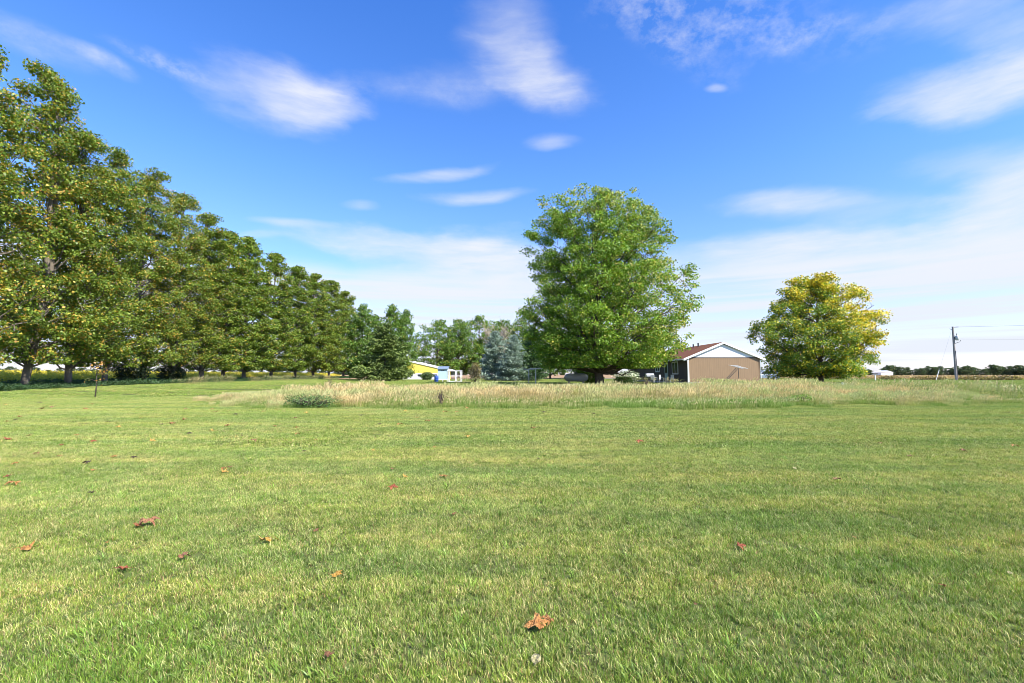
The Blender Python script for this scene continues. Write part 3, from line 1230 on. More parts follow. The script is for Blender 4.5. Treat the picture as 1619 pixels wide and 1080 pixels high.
tB = make_tree(402, 13, prof_round(.48, .12), .22, 56, 300, 14000, .3, .85, col_mix(GB, YM, .08), b0=.14, rise=.14, jit=.3)
tBm = place('deciduous_tree', 'dark green round tree at the left end of the far grove, over the yellow building', 'tree', tB, 693, 112, 506, 13, 1.0)
for (px, Yd, ty, sw, rot, lab) in [
        (725, 116, 505, .9, 1.0, 'round green tree in the far grove, behind the white wire run'),
        (757, 120, 499, .95, 2.2, 'tallest yellowish green tree in the far grove'),
        (797, 120, 506, .95, 3.3, 'green tree of the far grove behind the blue spruces'),
        (826, 112, 503, .8, 4.4, 'green tree at the right end of the far grove, next to the big maple'),
        (870, 110, 520, 1.1, 5.1, 'green tree mostly hidden behind the left side of the big maple'),
        (930, 118, 515, 1.2, .4, 'green tree mostly hidden behind the trunk of the big maple')]:
    s = (at(px, ty, Yd)[2] - .3) / 13
    dup(tBm, (xat(px, Yd, 1), Yd, .3), rot, (s * sw, s * sw, s), lab)


# --- conifers
def make_conifer(seed, H, Rb, n, cols, ragged=.25, droop=.12, needle=(.30, .07), b0=.02, powr=.85, tiers=34):
    rg = rng_(seed)
    mb = MB()
    mb.tube([(0, 0, -.1), (0, 0, H * .5), (0, 0, H * .98)], [.02 * H, .012 * H, .01], 8)
    P = []
    D = []
    for i in range(tiers):
        t = b0 + (1 - b0) * (i + .5) / tiers
        Rt = Rb * (1 - t) ** powr + .1
        nb = int(7 + 5 * (1 - t))
        for j in range(nb):
            az = rg.uniform(0, 2 * PI)
            L_ = Rt * rg.uniform(1 - ragged, 1.08)
            m = max(3, int(n / (tiers * 9) * (.35 + 1.1 * L_ / Rb)))
            s = rg.uniform(.12, 1, m) ** .7
            zc = t * H - droop * L_ * s + .22 * L_ * s ** 2.2
            x = np.cos(az) * L_ * s
            y = np.sin(az) * L_ * s
            w = .22 * L_ * (1.1 - s) + .06
            q = rg.normal(0, 1, (m, 3)) * np.stack([w, w, np.full(m, .05 * H / 8 + .05)], 1)
            P.append(np.stack([x, y, zc], 1) + q)
            dd = np.stack([np.full(m, math.cos(az)), np.full(m, math.sin(az)), np.full(m, -.05)], 1) + rg.normal(0, .45, (m, 3))
            D.append(dd)
            if rg.random() < .7:
                mb.tube([(0, 0, t * H), (math.cos(az) * L_ * .5, math.sin(az) * L_ * .5, t * H - droop * L_ * .5 + .05 * L_),
                         (math.cos(az) * L_ * .92, math.sin(az) * L_ * .92, t * H - droop * L_ + .2 * L_)], [.035, .02, .008], 3, cap=False)
    P = np.concatenate(P)
    D = np.concatenate(D)
    D /= np.linalg.norm(D, axis=1)[:, None]
    P[:, 2] = np.maximum(P[:, 2], .12)
    m = len(P)
    N = rg.normal(size=(m, 3)) + np.array([0, 0, .7])
    b = np.cross(D, N)
    b /= np.linalg.norm(b, axis=1)[:, None]
    ln = needle[0] * rg.uniform(.6, 1.3, m)[:, None]
    wd = needle[1] * rg.uniform(.7, 1.4, m)[:, None]
    V = np.stack([P - D * ln * .5, P + b * wd, P + D * ln * .5, P - b * wd], 1).reshape(-1, 3)
    i = np.arange(m) * 4
    Fc = np.stack([i, i + 1, i + 2, i + 3], 1)
    k = rg.random(m)[:, None]
    c = np.array(cols[0]) * (1 - k) + np.array(cols[1]) * k
    c *= rg.uniform(.75, 1.3, m)[:, None]
    return mb, (V, Fc, np.repeat(c, 4, 0))


pine = make_conifer(501, 9, 4.7, 19000, [(0.06, 0.10, 0.025), (0.15, 0.19, 0.045)], ragged=.6, needle=(.34, .10), powr=.5, tiers=18)
place('pine_tree', 'dark full pine with branches to the ground in front of the green trees', 'tree', pine, 608, 70, 512, 9, 1.0, 0, None, None, m_needle)
spr = make_conifer(502, 9, 3.7, 19000, [(0.11, 0.165, 0.12), (0.26, 0.32, 0.26)], ragged=.5, needle=(.26, .07), powr=.5, tiers=26)
sp1 = place('spruce_tree', 'blue grey spruce with a rounded top left of the big maple', 'tree', spr, 783, 76, 524, 9, 1.0, 0, None, None, m_needle)
spd = make_conifer(503, 9, 3.2, 13000, [(0.035, 0.08, 0.03), (0.08, 0.13, 0.04)], ragged=.45, needle=(.26, .08), powr=.6)
sp2 = place('spruce_tree', 'blackish green spruce between the blue spruces and the big maple', 'tree', spd, 842, 74, 516, 9, .9, 1.2, None, None, m_needle)
s = (at(812, 530, 73)[2] - .3) / 9
dup(sp1, (xat(812, 73, 1), 73, .3), 2.5, (s, s, s), 'second blue grey spruce, nearer to the maple and slightly lower')

# dead tree above the spruces
rg = rng_(61)
mb = MB()
mb.tube([(0, 0, -.1), (0, .05, 3), (.1, 0, 6)], [.2, .15, .08], 7)
for i in range(70):
    a = rg.uniform(0, 6.28)
    h = rg.uniform(2.5, 5.8)
    l = rg.uniform(1.6, 3.6)
    e = (math.cos(a) * l * .75, math.sin(a) * l * .75, h + l * .9)
    mb.tube([(0, 0, h), (e[0] * .5, e[1] * .5, h + l * .38), e], [.06, .035, .012], 4, cap=False)
    for q in range(9):
        f = rg.uniform(.3, 1)
        b_ = (e[0] * f, e[1] * f, h + l * .85 * f)
        mb.tube([b_, tuple(np.array(b_) + rg.normal(0, .38, 3) + np.array([0, 0, .35]))], [.03, .01], 3, cap=False)
m_dead = simple('bare grey brown wood', (0.33, 0.27, 0.20), .9, 0, .2, 4)
Zt = at(783, 506, 82)[2] - .3
t = thing('bare_tree', 'leafless tan tree whose twigs stand up behind the blue spruces', 'tree', (xat(786, 82, 1), 82, .3))
t.scale = (Zt / 8.9,) * 3
part('trunk', mb, m_dead, t)


# --- shrubs
def make_shrub(seed, H, W, n, cols, ls=.16, alt=None, fr=0., stems=14, upright=False, D=None):
    rg = rng_(seed)
    mb = MB()
    D = D or W
    tips = []
    for i in range(stems):
        a = rg.uniform(0, 6.28)
        r = rg.uniform(.2, .9)
        e = np.array([math.cos(a) * W / 2 * r, math.sin(a) * D / 2 * r, H * rg.uniform(.6, .95)])
        if not upright:
            e[2] *= (1 - .45 * r * r)
        mb.tube([(e[0] * .15, e[1] * .15, -.05), (e[0] * .5, e[1] * .5, e[2] * .6), tuple(e)], [.03, .02, .008], 4, cap=False)
        tips.append(e)
    d = rg.normal(size=(n, 3))
    d /= np.linalg.norm(d, axis=1)[:, None]
    rr = rg.uniform(.2, 1, n) ** .4
    lum = 1 + .18 * np.sin(d[:, 0] * 5 + seed) * np.sin(d[:, 2] * 6 + 1) + .12 * np.sin(d[:, 1] * 9)
    P = d * rr[:, None] * lum[:, None] * np.array([W / 2, D / 2, H / 2 * (1 if not upright else 1.0)])
    P[:, 2] += H * .5
    P[:, 2] = np.maximum(P[:, 2], .05)
    N = rg.normal(size=(n, 3)) * .7 + d * .5 + np.array([0, 0, .4])
    N /= np.linalg.norm(N, axis=1)[:, None]
    k = rg.random(n)[:, None]
    c = np.array(cols[0]) * (1 - k) + np.array(cols[1]) * k
    if alt is not None:
        kk = rg.random(n) < fr
        c[kk] = np.array(alt)
    c = c * rg.uniform(.75, 1.25, n)[:, None]
    return mb, leaf_faces(rg, P, N, ls * rg.uniform(.6, 1.3, n), c)


def shrub(name, label, data, loc, rot=0., group=None, scale=(1, 1, 1), leaf=None, cat='shrub'):
    mb, (V, Fc, Cc) = data
    t = thing(name, label, cat, loc, rot, group)
    t.scale = scale
    link('stems', mb.mesh('stems', True), m_bark_d, t)
    link('foliage', raw_mesh('foliage', V, Fc, 4, Cc), leaf or m_leaf, t)
    return t


dk = make_shrub(601, 2.6, 3.0, 3200, [(0.02, 0.035, 0.014), (0.035, 0.05, 0.02)], .16)
e1 = shrub('evergreen_shrub', 'low dark evergreen shrub under the sycamores, the left one of two', dk, (xat(208, 49), 49, .3))
dup(e1, (xat(272, 56), 56, .3), 1.7, (1.0, 1.0, .95), 'low dark evergreen shrub under the sycamores, the right one of two')
tn = make_shrub(602, 2.7, 1.7, 1700, [(0.16, 0.15, 0.05), (0.26, 0.20, 0.09)], .12, (0.36, 0.27, 0.15), .3, upright=True, stems=30)
shrub('upright_shrub', 'tan and green upright shrub at the left foot of the blue spruce', tn, (xat(751, 60), 60, .3))
wh = make_shrub(603, 1.5, 3.0, 2300, [(0.10, 0.15, 0.07), (0.15, 0.2, 0.1)], .13, (0.62, 0.60, 0.56), .42)
shrub('flowering_shrub', 'shrub dotted with white flowers between the maple trunk and the house', wh, (xat(992, 55), 55, .3))
gr = make_shrub(604, 2.1, 3.2, 2600, [(0.13, 0.24, 0.03), (0.24, 0.32, 0.05)], .17)
shrub('leafy_shrub', 'bright green leafy shrub between the propane tank and the maple trunk', gr, (xat(930, 50.5), 50.5, .3))
gr2 = make_shrub(605, .8, 1.9, 900, [(0.14, 0.24, 0.04), (0.22, 0.30, 0.06)], .14)
shrub('low_shrub', 'low sprawling green shrub right of the maple trunk', gr2, (xat(985, 47), 47, .3))
dg = make_shrub(606, .55, 2.3, 1900, [(0.07, 0.14, 0.045), (0.12, 0.20, 0.06)], .05, D=1.2, stems=60)
gp = on_ground(492, 645)
shrub('weed_clump', 'dark blue green weed clump at the front edge of the tall grass, left of centre', dg, (gp[0], gp[1], gp[2]), cat='weed')
wd = make_shrub(607, .75, .55, 200, [(0.20, 0.19, 0.07), (0.30, 0.22, 0.12)], .045, upright=True, stems=10)
w1 = shrub('weed_clump', 'brown dry weed standing at the tall grass front edge in the middle', wd, on_ground(698, 643), cat='weed')
for (px, Yd, lab) in [(1022, 33, 'brown dry weed rising above the tan grass left of the brown wall'), (522, 33, 'brown dry weed rising above the tan grass left of the pine')]:
    dup(w1, (xat(px, Yd), Yd, float(gz(0, Yd))), 1., (1.3, 1.3, 1.4), lab)
tf = make_shrub(608, .5, 1.3, 800, [(0.13, 0.24, 0.04), (0.20, 0.28, 0.06)], .05, D=.8, stems=14)
shrub('weed_clump', 'rounded green weed clump at the tall grass edge below the yellowing tree', tf, on_ground(1268, 640), cat='weed')
hb = make_shrub(609, 3.6, 6, 2600, [(0.05, 0.09, 0.03), (0.09, 0.13, 0.04)], .34)
h1 = shrub('hedge_shrub', 'dark green bush behind the parked vehicle', hb, (xat(1238, 125), 125, .3))
for j, (px, Yd, s_, lab) in enumerate([(1262, 132, 1.15, 'dark green bush seen left of the yellowing tree trunk'), (1330, 140, .8, 'dark green bush seen right of the yellowing tree trunk'),
                                       (675, 84, .42, 'small green bush in front of the yellow building windows')]):
    dup(h1, (xat(px, Yd), Yd, .3), j * 1.3 + .5, (s_, s_, s_), lab)

# sapling on the left lawn
rg = rng_(71)
gp = on_ground(150, 629)
t = thing('sapling', 'thin young sapling with a few orange leaves on the left lawn', 'tree', gp)
mb = MB()
mb.tube([(0, 0, -.05), (.03, 0, .7), (-.02, .02, 1.35), (.05, 0, 2.0)], [.04, .028, .02, .008], 6)
Pl = []
for i in range(11):
    a = rg.uniform(0, 6.28)
    h = rg.uniform(.7, 1.8)
    e = np.array([math.cos(a) * .4, math.sin(a) * .4, h + .18])
    mb.tube([(0, 0, h), tuple(e)], [.014, .006], 4)
    Pl.append(e + rg.normal(0, .12, (7, 3)))
Pl = np.concatenate(Pl)
N = rg.normal(size=(len(Pl), 3)) + [0, 0, .5]
N /= np.linalg.norm(N, axis=1)[:, None]
cc = np.where(rg.random(len(Pl))[:, None] < .45, np.array([.42, .22, .06]), np.array([.16, .17, .05]))
V, Fc, Cc = leaf_faces(rg, Pl, N, np.full(len(Pl), .13), cc)
part('trunk', mb, m_bark_d, t, True)
link('crown', raw_mesh('crown', V, Fc, 4, Cc), m_leaf, t)


# --- undergrowth and yellow weeds (stuff)
def leafy_patch(seed, size, n, h, cols, ls, tall=1.0):
    rg = rng_(seed)
    P = np.stack([rg.uniform(-size / 2, size / 2, n), rg.uniform(-size / 2, size / 2, n), h * rg.uniform(.05, 1, n) ** tall], 1)
    hm = .55 + .45 * np.sin(P[:, 0] * 5 / size * 3 + seed) * np.sin(P[:, 1] * 5 / size * 2.4)
    P[:, 2] *= hm
    N = rg.normal(size=(n, 3)) * .7 + np.array([0, 0, .8])
    N /= np.linalg.norm(N, axis=1)[:, None]
    k = rg.random(n)[:, None]
    c = (np.array(cols[0]) * (1 - k) + np.array(cols[1]) * k) * rg.uniform(.7, 1.3, n)[:, None]
    V, Fc, Cc = leaf_faces(rg, P, N, ls * rg.uniform(.6, 1.4, n), c)
    T = np.concatenate([Fc[:, [0, 1, 2]], Fc[:, [0, 2, 3]]])
    return V, T, Cc


rg = rng_(81)
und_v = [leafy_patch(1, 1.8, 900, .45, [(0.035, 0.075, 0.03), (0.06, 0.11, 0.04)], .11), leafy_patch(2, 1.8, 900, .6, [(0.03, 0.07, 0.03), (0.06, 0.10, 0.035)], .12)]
P = []
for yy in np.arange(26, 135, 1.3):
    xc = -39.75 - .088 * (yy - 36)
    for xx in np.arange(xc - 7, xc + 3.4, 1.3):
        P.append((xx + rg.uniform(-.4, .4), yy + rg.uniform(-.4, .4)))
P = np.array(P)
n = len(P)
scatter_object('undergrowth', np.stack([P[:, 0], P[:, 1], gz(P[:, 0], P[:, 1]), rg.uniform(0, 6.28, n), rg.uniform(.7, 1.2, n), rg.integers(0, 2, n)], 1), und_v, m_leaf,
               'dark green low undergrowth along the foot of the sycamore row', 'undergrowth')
gold_v = [leafy_patch(3, 2.6, 1100, 1.6, [(0.62, 0.50, 0.05), (0.42, 0.38, 0.06)], .13, .6), leafy_patch(4, 2.6, 1100, 1.5, [(0.66, 0.52, 0.06), (0.36, 0.34, 0.06)], .13, .6)]
P = []
for yy in np.arange(34, 160, 2.2):
    xc = -50 - .088 * (yy - 36)
    for xx in np.arange(xc - 62, xc, 2.2):
        P.append((xx + rg.uniform(-.8, .8), yy + rg.uniform(-.8, .8)))
P = np.array(P)
n = len(P)
scatter_object('yellow_weeds', np.stack([P[:, 0], P[:, 1], gz(P[:, 0], P[:, 1]), rg.uniform(0, 6.28, n), rg.uniform(.8, 1.15, n), rg.integers(0, 2, n)], 1), gold_v, m_leaf,
               'bright yellow weeds in the field seen between the sycamore trunks', 'weeds')
crop_v = [leafy_patch(5, 3, 700, .75, [(0.34, 0.22, 0.13), (0.45, 0.32, 0.18)], .16, .7), leafy_patch(6, 3, 700, .85, [(0.27, 0.18, 0.11), (0.40, 0.30, 0.16)], .16, .7),
          leafy_patch(7, 3, 700, 1.0, [(0.10, 0.07, 0.045), (0.22, 0.19, 0.06)], .2, .7), leafy_patch(8, 3, 600, .28, [(0.14, 0.19, 0.04), (0.25, 0.26, 0.07)], .16, .7)]
P = []
for s_ in np.arange(-66, 75, 2.4):
    for o_ in np.arange(6.0, 40, 2.4):
        p = RP + RD * s_ + RN * (o_ + rg.uniform(-.8, .8))
        v = rg.integers(0, 2)
        if o_ < 8 and s_ > 2 and rg.random() < .6:
            v = 2
        P.append((p.x, p.y, v))
    if s_ > -30:
        p = RP + RD * s_ + RN * (5.0)
        P.append((p.x, p.y, 3 if rg.random() < .7 else 2))
P = np.array(P)
n = len(P)
scatter_object('field_stubble', np.stack([P[:, 0], P[:, 1], gz(P[:, 0], P[:, 1]), rg.uniform(0, 6.28, n), rg.uniform(.8, 1.15, n), P[:, 2]], 1), crop_v, m_leaf,
               'dry tan and brown crop stubble and weeds across the road', 'stubble')

# --- distant trees along the horizon
rg = rng_(91)
dprof = prof_round(.55, .03)
dm = []
for q in range(5):
    d = make_tree(700 + q, 11, dprof, .2, 40, 190, 4200, .7, 1.1, col_mix([(0.04, 0.07, 0.035), (0.065, 0.10, 0.045)], [(0.2, 0.19, 0.06), (0.2, 0.15, 0.06)], .08), b0=.03, rise=.14, twig=False, jit=.4, inner=.1)
    dm.append(d)
dlab = 'small distant green tree in the far tree line on the horizon'
dgrp = 'trees of the far tree line'
dmo = []
pxs_ = list(np.arange(1402, 1640, 11.)) + list(np.arange(1180, 1400, 24.)) + list(np.arange(-40, 760, 19.)) + list(np.arange(770, 1100, 40.))
for i, px in enumerate(pxs_):
    Yd = rg.uniform(430, 520) if px > 1390 else rg.uniform(480, 650)
    hpx = rg.uniform(8.5, 15) if px > 1390 else rg.uniform(7, 13)
    if px > 1560:
        hpx += 1.5
    q = int(rg.integers(0, 5)) if i >= 5 else i
    Xd = xat(px + rg.uniform(-4, 4), Yd)
    Hd = hpx * Yd / F + 1.
    s = Hd / 11
    dlab, dgrp = (('small dark tree in the distant line beyond the tan field behind the utility pole', 'far tree line behind the utility pole') if px > 1390 else
                  ('small distant tree on the horizon beyond the yellowing tree and the house', 'far trees beyond the yellowing tree') if px > 1100 else
                  ('small distant tree on the horizon behind the grove and the big maple', 'far trees behind the grove') if px > 560 else
                  ('small distant tree on the horizon glimpsed between the sycamore trunks', 'far trees behind the sycamore row'))
    w = s * rg.uniform(1.0, 1.6)
    if i < 5:
        dmo.append(tree_thing('distant_tree', dlab, 'tree', dm[q], (Xd, Yd, .3), 0, (w, w, s), dgrp))
    else:
        dup(dmo[q], (Xd, Yd, .3), rg.uniform(0, 6.28), (w, w, s), dlab, dgrp)

# ------------------------------------------------------------------ house
m_white = simple('white painted trim', (0.80, 0.80, 0.78), .5, 0, .04, 2)
m_black = simple('dark brown and shaded siding', (0.05, 0.034, 0.024), .8, 0, .2, 2)
m_glass = simple('dark window glass', (0.02, 0.025, 0.03), .08, 0, .1, 1, spec=.8)
m_conc = simple('concrete', (0.42, 0.40, 0.36), .9, 0, .15, 3, .2)
m_metalg = simple('galvanised metal', (0.42, 0.43, 0.44), .4, .7, .12, 6)
m_dkmetal = simple('dark metal', (0.06, 0.06, 0.065), .5, .5, .1, 6)


def siding_mat(name, col, groove, axis=0, pitch=.2):
    m, nt, b = mat_base(name)
    L = nt.links.new
    tc = nn(nt, 'ShaderNodeTexCoord')
    sp = nn(nt, 'ShaderNodeSeparateXYZ')
    L(tc.outputs['Object'], sp.inputs[0])
    md = nn(nt, 'ShaderNodeMath', operation='FRACT')
    dv = nn(nt, 'ShaderNodeMath', operation='DIVIDE')
    L(sp.outputs[axis], dv.inputs[0])
    dv.inputs[1].default_value = pitch
    L(dv.outputs[0], md.inputs[0])
    lt = nn(nt, 'ShaderNodeMath', operation='LESS_THAN')
    L(md.outputs[0], lt.inputs[0])
    lt.inputs[1].default_value = .1
    n = nn(nt, 'ShaderNodeTexNoise')
    n.inputs['Scale'].default_value = 1.4
    n.inputs['Detail'].default_value = 6
    mp = nn(nt, 'ShaderNodeMapping')
    mp.inputs['Scale'].default_value = (3, 3, .6)
    L(tc.outputs['Object'], mp.inputs[0])
    L(mp.outputs[0], n.inputs['Vector'])
    mx = nn(nt, 'ShaderNodeMix', data_type='RGBA')
    mx.inputs[6].default_value = tuple(c * .86 for c in col) + (1,)
    mx.inputs[7].default_value = tuple(c * 1.14 for c in col) + (1,)
    L(n.outputs['Fac'], mx.inputs[0])
    m2 = nn(nt, 'ShaderNodeMix', data_type='RGBA')
    L(lt.outputs[0], m2.inputs[0])
    L(mx.outputs[2], m2.inputs[6])
    m2.inputs[7].default_value = tuple(groove) + (1,)
    L(m2.outputs[2], b.inputs['Base Color'])
    b.inputs['Roughness'].default_value = .75
    return m


m_side = siding_mat('tan brown vertical siding', (0.25, 0.165, 0.092), (0.20, 0.13, 0.072), 0, .2)
m_side_shade = siding_mat('dark brown and shaded siding', (0.07, 0.045, 0.03), (0.035, 0.025, 0.02), 1, .2)  # house siding with the side wall's shade painted into its colour
m_shing = simple('brown red shingles', (0.175, 0.08, 0.048), .95, 0, .45, 9, .6, .05)
m_gable = siding_mat('white gable siding', (0.80, 0.80, 0.78), (0.70, 0.70, 0.70), 2, .15)

hx0, hy0, hx1, hy1 = HOUSE
gb = .3
ez = at(1088, 565.5, 50)[2]      # top of the wall
rz_ = at(1147, 542, 50)[2]
hxm = (hx0 + hx1) / 2
H_ = thing('house', 'single storey brown house with white gable and red brown roof', 'house', (hxm, hy0, gb))


def hl(x, y, z):
    return (x - hxm, y - hy0, z - gb)


w = MB()
w.box(hx0 - hxm, 0, .22, hx1 - hxm, .15, ez - gb)
part('front_wall', w, m_side, H_)
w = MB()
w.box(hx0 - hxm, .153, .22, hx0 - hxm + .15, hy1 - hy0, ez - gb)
part('side_wall', w, m_side_shade, H_, label='brown side wall with windows, its shade put into the colour')
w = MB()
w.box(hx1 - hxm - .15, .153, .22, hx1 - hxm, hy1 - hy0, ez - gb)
part('side_wall', w, m_side_shade, H_)
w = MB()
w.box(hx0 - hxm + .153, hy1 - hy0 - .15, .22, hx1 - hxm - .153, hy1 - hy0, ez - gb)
part('rear_wall', w, m_side_shade, H_)
w = MB()
w.box(hx0 - hxm + .02, .02, -.3, hx1 - hxm - .02, hy1 - hy0 - .02, .219)
part('foundation', w, m_conc, H_)
# gable triangle
ovx, ovy = .5, .16
hw = (hx1 - hx0) / 2
e = ez - gb
r = rz_ - gb
w = MB()
w.prism([(-hw + .1, e + .04), (hw - .1, e + .04), (0, r - .16)], 'y', .0, .12)
part('gable', w, m_gable, H_)
w = MB()
w.prism([(-hw + .1, e + .04), (hw - .1, e + .04), (0, r - .16)], 'y', hy1 - hy0 - .12, hy1 - hy0)
part('gable', w, m_gable, H_)
w = MB()
w.box(-hw, -.03, e - .02, hw, .149, e + .038)
part('trim_board', w, m_black, H_, label='dark trim line under the white gable')
# roof slabs
slope = (r - e) / (hw)
ro = None
for sgn in (-1, 1):
    w = MB()
    xe = sgn * (hw + ovx)
    zt = e - slope * ovx + .1
    th = .13
    y0, y1 = -ovy, hy1 - hy0 + ovy
    V = [(0, y0, r + .1), (xe, y0, zt), (xe, y1, zt), (0, y1, r + .1), (0, y0, r + .1 - th), (xe, y0, zt - th), (xe, y1, zt - th), (0, y1, r + .1 - th)]
    w.add(V, [(0, 1, 2, 3), (7, 6, 5, 4), (0, 4, 5, 1), (1, 5, 6, 2), (2, 6, 7, 3), (3, 7, 4, 0)])
    ro = part('roof', w, m_shing, H_)
    w = MB()
    V = [(0, y0 - .04, r + .11), (xe, y0 - .04, zt + .01), (xe, y0 - .04, zt - .22), (0, y0 - .04, r - .12), (0, y0 - .003, r + .11), (xe, y0 - .003, zt + .01), (xe, y0 - .003, zt - .22), (0, y0 - .003, r - .12)]
    w.add(V, [(0, 1, 2, 3), (7, 6, 5, 4), (0, 4, 5, 1), (1, 5, 6, 2), (2, 6, 7, 3), (3, 7, 4, 0)])
    part('rake_board', w, m_white, ro)
    w = MB()
    w.box(min(xe, xe + sgn * .11), y0, zt - .16, max(xe, xe + sgn * .11), y1, zt - .02)
    part('gutter', w, m_white, ro)
    # soffit
    w = MB()
    zs = e - .02
    w.add([(sgn * (hw + .003), y0 + .003, zs - .03), (xe, y0 + .003, zt - th - .03), (xe, y1, zt - th - .03), (sgn * (hw + .003), y1, zs - .03)], [(0, 1, 2, 3)])
    part('soffit', w, m_white, ro)
    # downspout at the corner
    w = MB()
    w.tube([(xe + sgn * .03, y0 + .12, zt - .12), (xe + sgn * .03, y0 + .15, zt - .25), (sgn * (hw + .05), -.06, e - .28), (sgn * (hw + .05), -.06, .1), (sgn * (hw + .05), -.22, .0)], .045, 6)
    part('downspout', w, m_white, H_)
    w = MB()
    w.box(min(sgn * hw, sgn * (hw - .12)), -.022, .222, max(sgn * hw, sgn * (hw - .12)), -.001, e - .03)
    part('corner_board', w, m_side if sgn > 0 else m_white, H_)
for (yy, hh) in [(5.5, .35), (7.0, .3), (13, .45), (14, .35), (16, .4)]:
    w = MB()
    w.tube([(-.5, yy, r - .12), (-.5, yy, r + hh)], .09, 8)
    part('roof_vent', w, m_dkmetal, ro)


# windows of the shaded side wall
def side_window(y0, y1, z0, z1, name='window'):
    xw = hx0 - hxm
    f = MB()
    t_ = .1
    f.box(xw - .05, y0, z0, xw - .003, y0 + t_, z1).box(xw - .05, y1 - t_, z0, xw - .003, y1, z1)
    f.box(xw - .05, y0 + t_, z0, xw - .003, y1 - t_, z0 + t_).box(xw - .05, y0 + t_, z1 - t_, xw - .003, y1 - t_, z1)
    f.box(xw - .045, (y0 + y1) / 2 - .04, z0 + t_, xw - .004, (y0 + y1) / 2 + .04, z1 - t_)
    w = part(name, f, m_white, H_)
    g = MB()
    g.box(xw - .03, y0 + t_ + .002, z0 + t_ + .002, xw - .006, (y0 + y1) / 2 - .042, z1 - t_ - .002)
    g.box(xw - .03, (y0 + y1) / 2 + .042, z0 + t_ + .002, xw - .006, y1 - t_ - .002, z1 - t_ - .002)
    part('pane', g, m_glass, w)


side_window(2.9, 4.9, 1.05, 2.55)
side_window(9.5, 11.2, 1.35, 2.35)
f = MB()
xw = hx0 - hxm
f.box(xw - .06, 6.3, .25, xw - .003, 7.5, 2.5)
dr = part('door', f, simple('pale green door', (0.42, 0.50, 0.40), .6), H_)
g = MB()
g.box(xw - .07, 6.5, 1.2, xw - .062, 7.3, 2.3)
part('pane', g, m_glass, dr)
g = MB()
g.tube([(xw - .12, 6.4, 1.05), (xw - .12, 6.5, 1.05)], .02, 6).tube([(xw - .06, 6.42, 1.05), (xw - .12, 6.42, 1.05)], .015, 6)
part('handle', g, m_metalg, dr)

# antenna by the wall
A = thing('tv_antenna', 'silver television antenna on a slanted dark ladder mast against the brown wall', 'antenna', (xat(1167, 48.6), 48.6, gb))
w = MB()
w.tube([(-1.75, .2, -.02), (-.05, .2, 1.75)], .03, 6).tube([(-1.5, .2, -.02), (.12, .2, 1.68)], .03, 6)
for k in range(7):
    f_ = .1 + k * .13
    w.tube([(-1.75 + 1.7 * f_, .2, 1.77 * f_), (-1.5 + 1.62 * f_, .2, 1.70 * f_)], .022, 5)
part('ladder', w, m_dkmetal, A)
w = MB()
w.tube([(.12, .1, -.05), (.1, .1, 1.95)], .025, 6)
part('mast', w, m_dkmetal, A)
w = MB()
w.tube([(-.5, .1, 1.95), (.65, .05, 1.62)], .025, 6)
bm_ = part('boom', w, m_metalg, A)
for k in range(5):
    f_ = k / 4
    cx_, cz_ = -.42 + 1.0 * f_, 1.93 - .28 * f_
    w = MB()
    w.tube([(cx_ - .3, .55, cz_ + .12), (cx_ + .3, -.4, cz_ + .02)], .022, 5)
    part('rod', w, m_white, bm_)

# --- propane tank
T = thing('propane_tank', 'light grey horizontal propane tank under the left side of the big maple', 'tank', (xat(911, 48.5), 48.5, gb + .0))
w = MB()
rr = .43
ptsx = [-1.28, -1.24, -1.14, -.98, -.8, .8, .98, 1.14, 1.24, 1.28]
rads = [.02, .17, .30, .395, rr, rr, .395, .30, .17, .02]
w.tube([(x, 0, .72) for x in ptsx], rads, 20)
part('tank_body', w, simple('grey white tank paint', (0.50, 0.53, 0.56), .45, 0, .1, 3), T, True)
w = MB()
w.tube([(0, 0, 1.12), (0, 0, 1.2), (0, 0, 1.27), (0, 0, 1.30)], [.17, .17, .12, .02], 12)
part('valve_dome', w, m_metalg, T, True)
for sx in (-.75, .75):
    w = MB()
    w.box(sx - .06, -.3, -.05, sx + .06, .3, .36)
    part('leg', w, m_conc, T)

# --- clothesline posts (T-shaped) and lines
gp_ = simple('weathered grey wood', (0.55, 0.53, 0.50), .85, 0, .2, 5)
cl = []
for (px, Yd, lab) in [(847, 46.5, 'nearer grey clothesline post with a crossbar by the propane tank'), (836, 54.5, 'farther grey clothesline post with a crossbar')]:
    P_ = thing('clothesline_post', lab, 'post', (xat(px, Yd), Yd, float(gz(0, Yd))), 0, 'clothesline posts')
    w = MB()
    w.tube([(0, 0, -.1), (0, 0, 1.62)], .055, 8)
    part('pole', w, gp_, P_)
    w = MB()
    w.box(-.62, -.05, 1.62, .62, .05, 1.71)
    part('crossbar', w, gp_, P_)
    cl.append(P_.location.copy())
for k, sx in enumerate((-.5, .5)):
    w = MB()
    a = cl[0]
    b = cl[1]
    pts = []
    for i in range(7):
        f_ = i / 6
        pts.append((a.x + (b.x - a.x) * f_ + sx, a.y + (b.y - a.y) * f_, a.z + 1.72 + (b.z - a.z) * f_ - .1 * math.sin(PI * f_)))
    w.tube(pts, .006, 4)
    o = link('clothesline', w.mesh('clothesline'), m_white)
    tag(o, ['thin white clothesline on the left ends of the crossbars', 'thin white clothesline on the right ends of the crossbars'][k], 'line')

# --- patio furniture by the shaded wall
m_wp = simple('white painted metal', (0.70, 0.70, 0.70), .5)


